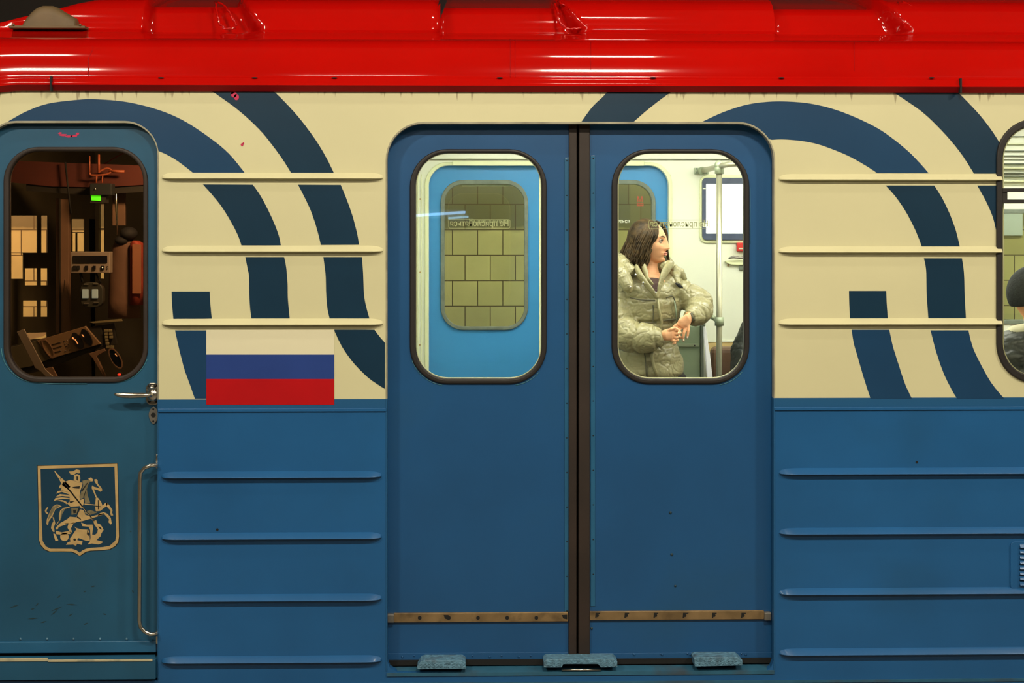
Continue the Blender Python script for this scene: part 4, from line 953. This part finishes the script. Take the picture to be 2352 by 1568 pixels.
YW = 2.12
w = thing('person', 'woman with long dark hair in a shiny olive puffer coat, standing with hands clasped', 'person', tuple((W(1492, 535, YW).x, YW, 0)))
p = lambda px, py, y=YW: W(px, py, y)
HC = p(1491, 556.5); yaw = math.radians(-114)
body = MB(); rot = head_mesh(body, HC, yaw)
body.tube([p(1489, 575, YW+.02), p(1489, 612, YW+.015), p(1490, 645, YW)], [.048, .046, .062], 20)
def tor(rows): return [(p(cx, py).x, YW+dy, p(cx, py).z, rx*.00214, ry) for py, cx, rx, ry, dy in rows]
body.rings(tor([(628, 1490, 26, .055, 0), (645, 1490, 60, .085, 0), (665, 1490, 74, .10, 0), (700, 1490, 66, .105, 0), (760, 1490, 56, .095, 0), (810, 1490, 64, .11, 0), (850, 1490, 74, .12, 0), (900, 1490, 72, .12, 0), (930, 1490, 60, .11, 0)]))
ez = lambda x, y, z: Vector((x, y, z))
hx = w.location.x
for sx in (-1, 1):
    body.tube([ez(hx+sx*.085, YW, .72), ez(hx+sx*.09, YW-.01, .45), ez(hx+sx*.09, YW+.01, .25), ez(hx+sx*.09, YW+.02, .07)], [.082, .058, .052, .036], 18)
    body.blob(ez(hx+sx*.09, YW-.05, .045), (.045, .12, .045))
RS = [p(1442, 668), p(1424, 745, 2.05), p(1470, 772, 1.96), p(1522, 771, 1.90)]
LS = [p(1548, 668), p(1612, 700, 2.06), p(1600, 718, 1.98), p(1582, 729, 1.93)]
body.tube(RS, [.05, .042, .036, .024], 16); body.tube(LS, [.05, .042, .034, .025], 16)
# her right hand (left in view) closing round the fingers of the other
hr = lambda px, py, y=1.885: W(px, py, y)
body.tube([hr(1519, 771, 1.90), hr(1530, 769), hr(1543, 767), hr(1549, 769)], [.022, .027, .030, .022], 14, fl=.62)
finger(body, [hr(1546, 759), hr(1557, 757, 1.87), hr(1563, 764, 1.865), hr(1560, 770, 1.88)])
finger(body, [hr(1548, 767), hr(1558, 766, 1.862), hr(1561, 773, 1.86), hr(1555, 777, 1.875)])
finger(body, [hr(1547, 775), hr(1555, 775, 1.86), hr(1557, 781, 1.86), hr(1551, 784, 1.875)], .0074)
finger(body, [hr(1543, 781), hr(1550, 783, 1.865), hr(1551, 788, 1.865), hr(1546, 789, 1.88)], .0066)
finger(body, [hr(1532, 761), hr(1541, 756, 1.87), hr(1550, 753, 1.875), hr(1556, 756, 1.875)], .0085)
# her left hand: back of the hand, two fingers hanging
hl = lambda px, py, y=1.90: W(px, py, y)
body.tube([hl(1585, 728, 1.93), hl(1578, 735), hl(1570, 743), hl(1564, 751)], [.024, .031, .036, .028], 16, fl=.55)
finger(body, [hl(1582, 747), hl(1581, 760, 1.89), hl(1579.5, 770, 1.89), hl(1578.5, 776, 1.895)], .0076)
finger(body, [hl(1574, 751), hl(1571, 764, 1.885), hl(1569.5, 774, 1.885), hl(1570, 782, 1.89)], .008)
finger(body, [hl(1564, 752), hl(1560, 760, 1.885), hl(1560, 770, 1.885), hl(1563, 776, 1.89)], .008)
finger(body, [hl(1557, 749), hl(1553, 756, 1.89), hl(1554, 765, 1.90)], .008)
finger(body, [hl(1562, 741), hl(1552, 747, 1.90), hl(1544, 755, 1.90), hl(1538, 760, 1.905)], .0088)
bo = body.remesh('body', [skin, lips, mat('eyebrow_skin', (.12, .06, .03), .6)], w, .0026, 2)
face_bits(HC, rot, w)
for x, y in ((1578.5, 775, ), (1570, 781)): MB().blob(W(x, y, 1.884), (.0042, .003, .0055), 0, None, 8, 6).build('fingernail', nail, w)
rg = MB(); c = W(1556, 754.5, 1.89)
rg.tube([c+Vector((.0105*math.cos(a), .0105*math.sin(a), .004*math.sin(a))) for a in [2*math.pi*i/14 for i in range(15)]], .0018, 6, cap=False); rg.build('ring', ringm, w)
# trousers and boots
tr = MB(); tr.rings([(hx, YW, z, rx, ry) for z, rx, ry in ((.93, .125, .10), (.86, .155, .12), (.78, .17, .125), (.70, .165, .12))])
for sx in (-1, 1): tr.tube([ez(hx+sx*.085, YW, .78), ez(hx+sx*.09, YW-.01, .45), ez(hx+sx*.09, YW+.01, .18), ez(hx+sx*.09, YW+.02, .10)], [.095, .07, .06, .06], 18)
tr.remesh('trousers', blackc, w, .008, 2)
for sx in (-1, 1): MB().tube([ez(hx+sx*.09, YW+.02, .16), ez(hx+sx*.09, YW+.02, .06)], [.05, .052], 16).blob(ez(hx+sx*.09, YW-.045, .05), (.052, .125, .05)).remesh('boot', blackc, w, .006, 2)
# shirt
MB().rings(tor([(632, 1491, 24, .056, 0), (640, 1491, 40, .078, -.004), (655, 1491, 62, .10, -.004), (700, 1490, 62, .112, 0), (760, 1490, 58, .105, 0)])).remesh('shirt', shirtm, w, .006, 2)

# puffer coat: torso and sleeves built as soft quilted rolls, then fused
ct = MB()
def puffrow(rows, seams, n=44, th=.012):
    out = []; ys = [r[0] for r in rows]
    for i in range(n+1):
        y = ys[0]+(ys[-1]-ys[0])*i/n
        for a, b in zip(rows, rows[1:]):
            if a[0] <= y <= b[0]: t = (y-a[0])/(b[0]-a[0]); r = [a[k]+(b[k]-a[k])*t for k in range(5)]; break
        d = min(abs(y-s_) for s_ in seams); dip = math.exp(-(d/4.2)**2)*th
        out.append((y, r[1], r[2]-dip/.00214, r[3]-dip, r[4]))
    return out
rows = [(648, 1490, 66, .105, .0), (662, 1490, 76, .135, 0), (690, 1490, 77, .15, 0), (715, 1490, 74, .15, 0), (742, 1491, 71, .14, 0), (780, 1491, 66, .13, 0), (795, 1491, 68, .135, 0), (820, 1491, 76, .15, 0), (850, 1491, 80, .155, 0), (862, 1491, 79, .155, 0), (872, 1491, 75, .145, 0)]
ct.rings(tor(puffrow(rows, [683, 737, 788, 862])), 64)
def sleeve(path, rad, seams):
    P = [Vector((q_[0], q_[1], q_[2])) for q_ in path]
    out = []; rr_ = []
    pts = []
    for i in range(len(P)-1):
        for k_ in range(10):
            t = k_/10; p0 = P[max(i-1, 0)]; p1 = P[i]; p2 = P[i+1]; p3 = P[min(i+2, len(P)-1)]
            pts.append((.5*((2*p1)+(p2-p0)*t+(2*p0-5*p1+4*p2-p3)*t*t+(3*p1-p0-3*p2+p3)*t**3), rad[i]+(rad[i+1]-rad[i])*t, i+t))
    pts.append((P[-1], rad[-1], len(P)-1))
    for v, r_, u in pts:
        d = min(abs(u-s_) for s_ in seams); r2 = r_-math.exp(-(d/.10)**2)*.012; out.append(v); rr_.append(r2)
    ct.tube(out, rr_, 24)
sleeve([p(1446, 664), p(1428, 700, 2.09), p(1418, 742, 2.03), p(1442, 768, 1.97), p(1478, 776, 1.93), p(1505, 775, 1.91), p(1524, 771, 1.90)], [.072, .078, .084, .082, .074, .062, .034], [.9, 2.45, 3.6, 5.1])
sleeve([p(1540, 662), p(1572, 676, 2.11), p(1603, 694, 2.07), p(1606, 712, 2.02), p(1596, 724, 1.97), p(1583, 730, 1.94)], [.066, .070, .072, .070, .058, .036], [1.1, 2.6, 3.9])
ct.blob(p(1446, 655), (.075, .10, .06)); ct.blob(p(1540, 652), (.065, .095, .055))
coat = ct
# cut out the V of the neckline afterwards by lapels standing proud of it
cm = coat.remesh('puffer_coat', [coatm, coatd, shirtm], w, .0042, 3, .0062)
for pl in cm.data.polygons:
    c = pl.center
    if c.y < YW-.03:
        ax = p(1497, 628, 2.0); bx = p(1509, 690, 2.0)
        if c.z > bx.z:
            t = (c.z-bx.z)/(ax.z-bx.z); half = .0+.048*max(0, t); cx = bx.x+(ax.x-bx.x)*t
            if abs(c.x-cx) < half: pl.material_index = 2
YF = 1.985
lp = MB()
def strap(pts, r, fl=.5, m=0, mbx=None): (mbx or lp).tube(pts, r, 14, m, True, fl)
strap([p(1466, 606, 2.10), p(1462, 618, 2.04), p(1470, 634, 1.99), p(1484, 652, 1.965), p(1498, 668, 1.955), p(1509, 684, 1.955)], [.024, .028, .026, .022, .018, .012])
strap([p(1474, 602, 2.08), p(1479, 614, 2.04), p(1484, 628, 2.01), p(1486, 640, 1.99), p(1500, 654, 1.975)], [.014, .022, .022, .018, .010])
strap([p(1545, 603, 2.09), p(1536, 612, 2.04), p(1527, 624, 2.0), p(1520, 640, 1.975), p(1515, 656, 1.96), p(1511, 684, 1.955)], [.016, .026, .026, .020, .016, .012])
strap([p(1516, 612, 2.06), p(1528, 610, 2.05), p(1538, 606, 2.06), p(1547, 600, 2.08)], [.012, .020, .020, .006])
lp.remesh('collar', coatm, w, .0035, 2, .003)
# hood bunched round the shoulders
hb = MB()
hb.tube([p(1420, 604, 2.10), p(1424, 620, 2.03), p(1434, 640, 1.99), p(1444, 662, 1.975), p(1450, 672, 1.97)], [.030, .040, .038, .030, .012], 18)
hb.tube([p(1450, 600, 2.22), p(1432, 600, 2.17), p(1424, 608, 2.10), p(1440, 616, 2.05), p(1456, 624, 2.03)], [.05, .05, .05, .042, .02], 18)
hb.tube([p(1450, 600, 2.22), p(1490, 604, 2.26), p(1530, 608, 2.22), p(1546, 622, 2.14), p(1553, 638, 2.06), p(1560, 652, 2.02)], [.05, .06, .046, .030, .024, .010], 18)
hb.tube([p(1546, 612, 2.10), p(1562, 626, 2.10), p(1574, 644, 2.10)], [.02, .026, .012], 14)
hb.remesh('hood', coatm, w, .0042, 3, .006)
# front placket, seams, straps, belt
pk = MB()
pk.tube([p(1510, 684, 1.965), p(1514, 710, 1.955), p(1520, 738, 1.965), p(1514, 770, 1.985), p(1502, 795, 1.975), p(1497, 818, 1.955), p(1502, 842, 1.95), p(1511, 868, 1.955)], [.010, .012, .013, .012, .013, .014, .014, .012], 12, 0, True, .5)
pk.build('placket', coatm, w)
sm_ = MB()
for pth in ([(1447, 683), (1470, 688), (1505, 690)], [(1450, 738), (1478, 741), (1508, 740)], [(1522, 736), (1540, 734), (1556, 732)], [(1500, 700), (1501, 720), (1500, 740)], [(1530, 684), (1545, 680), (1552, 700), (1553, 730)], [(1440, 795), (1465, 800), (1492, 806)]):
    sm_.tube([p(x, y, YW-.155+.06*(abs(x-1491)/75)**2.2) for x, y in sm(pth, 4)], .0035, 8)
sm_.each('seam', coatd, w)
st = MB(); st.tube([p(1478, 800, 1.985), p(1482, 822, 1.96), p(1484, 850, 1.955), p(1485, 872, 1.96)], .0035, 8); st.tube([p(1488, 838, 1.955), p(1487, 872, 1.955)], .003, 8); st.each('drawstring', coatd, w)
MB().tube([p(1549, 690, 1.985), p(1553, 715, 1.98), p(1554, 745, 1.99)], .006, 8, 0, True, .5).build('side_strap', greenm, w)
sn = MB()
for x, y in ((1460, 631), (1477, 649), (1448, 659), (1506, 672)): MB().blob(p(x, y, 1.945), (.006, .004, .006), 0, None, 10, 8).each('snap_button', ringm, w)
# cuffs
MB().tube([p(1577, 722, 1.945), p(1587, 722, 1.92), p(1592, 733, 1.915), p(1586, 740, 1.93)], [.008, .01, .01, .008], 10).build('cuff', coatd, w)
# short dark strap at the shoulder
MB().tube([p(1552, 650, 2.01), p(1560, 656, 2.0), p(1568, 660, 2.01)], [.004, .009, .004], 10).build('shoulder_strap', blackc, w)
# hair
hm = MB()
rh = rot
hm.blob(HC+rh@Vector((0, -.022, .012)), (.084, .090, .106), 0, rh, 40, 28)
hm.blob(HC+rh@Vector((0, -.055, -.045)), (.078, .055, .095), 0, rh, 32, 20)
random.seed(3)
FA = [(1509, 511), (1512, 528), (1508, 545), (1496, 566), (1491, 585), (1488, 603), (1484, 622)]
FB = [(1492, 506), (1462, 513), (1447, 532), (1441, 556), (1430, 576), (1422, 592), (1414, 600)]
FAs = sm(FA, 4); FBs = sm(FB, 4); L = len(FAs)
for i in range(240):
    t = random.random()**1.05; ph = random.choice((0, 1.1, 2.4, 3.6, 5))+random.uniform(-.4, .4); am = random.uniform(2.5, 7); ln = random.uniform(.72, 1.0); pts = []; rs = []
    yd = random.uniform(-.008, .01)
    n_ = int(L*ln)
    for k_ in range(n_):
        u = k_/(L-1); a_ = FAs[k_]; b_ = FBs[k_]
        x = a_[0]+(b_[0]-a_[0])*t; y = a_[1]+(b_[1]-a_[1])*t
        wv = math.sin(ph+u*9)*am*u; x += wv; y += math.cos(ph+u*7)*am*.3*u
        dep = -.088*math.sin(math.pi*min(1, .28+.62*t)) * (.35+.65*min(1, u*3.2)) + .05*t*t
        pts.append(W(x, y, YW+dep+yd+.012*math.sin(ph*2+u*8)*u)); rs.append(max(.0015, (.0052 if k_ > 1 else .003)*(1-.75*max(0, (k_/n_-.55)/.45))))
    hm.tube(pts, rs, 6, 0, True, .7)
for i in range(26):
    t = random.random(); ph = random.uniform(0, 6); base = [(1507, 509), (1521, 514), (1529, 527), (1532.5, 546), (1533, 575), (1537, 600), (1536, 612)]
    P_ = sm(base, 3); n_ = int(len(P_)*random.uniform(.75, 1)); hm.tube([W(x-2.5*t+math.sin(ph+k_*.5)*1.2, y+3*t, YW+.035+.05*t) for k_, (x, y) in enumerate(P_[:n_])], [max(.0012, .0068*(1-.7*k_/n_)) for k_ in range(n_)], 6)
for i in range(14):
    ph = random.uniform(0, 6); x0 = 1492+random.uniform(-5, 6); hm.tube([W(x0-.25*(y-575)+math.sin(ph+y*.12)*2.5, y, YW-.07) for y in range(572, 626, 5)], [.004-.0003*k_ for k_ in range(11)], 6)
hm.build('hair', hairm, w, label='long wavy dark brown hair')

def seated(label, hx, hz, Y, yaw, jm, capm=None, hoodm=None, toward=1, up=0):
    """seated passenger: hips on the bench, knees towards 'toward' (+1 = +y)"""
    t = thing('person', label, 'person', (hx, Y, 0)); T = toward; h0 = hz;  e = lambda x, y, z: Vector((hx+x, Y+y*T, z))
    b = MB(); hc = Vector((hx, Y+.02*T, hz)); rt = head_mesh(b, hc, yaw)
    hz = hz+up
    b.tube([hc+Vector((0, 0, -.05)), e(0, 0, hz-.15), e(0, 0, hz-.2)], [.05, .05, .07], 18)
    b.rings([(hx, Y, z, rx, ry) for z, rx, ry in ((hz-.19, .07, .06), (hz-.24, .18, .10), (hz-.4, .18, .12), (.62, .16, .12), (.52, .18, .14))], 28)
    for s_ in (-1, 1):
        b.tube([e(s_*.1, 0, .56), e(s_*.12, .42, .56), e(s_*.12, .45, .5), e(s_*.12, .42, .08)], [.088, .066, .06, .042], 16); b.blob(e(s_*.12, .50, .045), (.045, .12, .045))
        b.tube([e(s_*.2, 0, hz-.26), e(s_*.25, .06, hz-.5), e(s_*.12, .28, .66)], [.05, .042, .03], 14)
        b.tube([e(s_*.12, .28, .66), e(s_*.09, .33, .65), e(s_*.07, .36, .645)], [.026, .034, .028], 12, fl=.6)
        for q_ in range(4): finger(b, [e(s_*(.055+.012*q_), .36, .65-.004*q_), e(s_*(.045+.012*q_), .395, .645), e(s_*(.04+.012*q_), .41, .628)])
        finger(b, [e(s_*.06, .33, .66), e(s_*.035, .35, .662), e(s_*.02, .365, .655)], .0085)
    b.remesh('body', skin, t, .004, 2); face_bits(hc, rt, t)
    j = MB(); j.rings([(hx, Y, z, rx, ry) for z, rx, ry in ((hz-.165, .085, .085), (hz-.20, .17, .12), (hz-.26, .235, .15), (hz-.36, .245, .17), (hz-.46, .225, .165), (.62, .22, .18), (.52, .23, .19))], 40)
    for s_ in (-1, 1): j.tube([e(s_*.20, 0, hz-.27), e(s_*.26, .02, hz-.38), e(s_*.28, .08, hz-.52), e(s_*.20, .2, .70), e(s_*.13, .27, .665)], [.085, .08, .075, .062, .045], 18)
    j.remesh('jacket', jm, t, .006, 3, .006)
    l = MB()
    for s_ in (-1, 1): l.tube([e(s_*.1, -.02, .56), e(s_*.12, .42, .56), e(s_*.12, .46, .5), e(s_*.12, .42, .10)], [.10, .08, .072, .062], 18)
    l.remesh('trousers', blackc, t, .008, 2)
    for s_ in (-1, 1): MB().tube([e(s_*.12, .42, .14), e(s_*.12, .42, .05)], [.05, .05], 14).blob(e(s_*.12, .49, .048), (.05, .125, .048)).remesh('shoe', blackc, t, .007, 2)
    if capm:
        def cf(v): return Vector((v.x, v.y, max(v.z, -.035+.35*v.y*(1 if v.y > 0 else .6))))
        MB().blob(hc+rt@Vector((0, -.012, .022)), (.085, .104, .102), 0, rt, 40, 28, cf).build('knit_cap', capm, t)
    else:
        MB().blob(hc+rt@Vector((0, -.02, .012)), (.078, .088, .102), 0, rt, 32, 22).build('hair', hairm, t)
    if hoodm:
        h = MB(); n_ = 20
        h.tube([hc+Vector((.088*math.cos(a), .095*math.sin(a)-.005*T, -.125-.02*math.sin(a)*T)) for a in [2*math.pi*i/n_ for i in range(n_+1)]], .022, 12); h.build('hood', hoodm, t)
    return t
hA = W(2385, 685, .39)
seated('person in a charcoal knit cap and dark jacket seated inside the side window', hA.x, hA.z, .39, math.radians(-75), darkc, wool, whitec, 1, .055)
hB = W(1830, 632, 2.3)
seated('person in a dark jacket seated on the far bench, right of the pole', hB.x, hB.z, 2.3, math.radians(180), darkc, None, None, -1)

# blue-white tube on the opposite wall, mirrored in the left door window
t = thing('wall_lamp', 'blue white tube lamp on the opposite station wall', 'lamp', (-.5, -12.9, 1.7))
c = Vector((-.49, -12.88, 1.716)); MB().tube([c+Vector((-.32, 0, -.022)), c+Vector((.32, 0, .022))], .017).build('tube', lampb, t)
MB().box((c.x-.34, -13.0, c.z-.06), (c.x+.34, -12.93, c.z+.06), 0, .01).tube([c+Vector((-.2, -.06, 0)), c+Vector((-.2, 0, -.014))], .01).build('housing', housing, t)
we = mat('worn_edge_paint', (.05, .19, .25), .4)
MB().tube([W(x, y, YC-.0012) for x, y in ca(84, 797, 81, 178, 95, 14)+[(120, 881), (200, 881.5)]], .0017, 6).tube([W(x, y, YC-.0012) for x, y in ca(262, 797, 81, 85, 20, 14)], .0016, 6).each('worn_edge', we, cabd)
MB().tube([W(x, y, YD-.001) for x, y in ca(1028, 798, 87, 160, 98, 12)], .0013, 6).tube([W(x, y, YD-.001) for x, y in ca(1172, 798, 87, 82, 40, 8)], .0012, 6).each('worn_edge', we, dl)
MB().tube([W(x, y, YD-.001) for x, y in ca(1638, 798, 87, 80, 40, 8)], .0013, 6).tube([W(1722.8, 430, YD-.001), W(1723, 560, YD-.001)], .0012, 6).each('worn_edge', we, drr)

for x, y, r in ((145, 310, 8), (158, 313, 9), (170, 312, 8), (138, 306, 4), (178, 307, 4)): MB().plate([[(x-r*1.2, y+1), (x-r*.3, y-2.5), (x+r, y-2), (x+r*.8, y+1.5), (x, y+3)]], YC-.0006, .0004).build('paint_smear', bpy.data.materials['pink_paint_splash'], cabd)
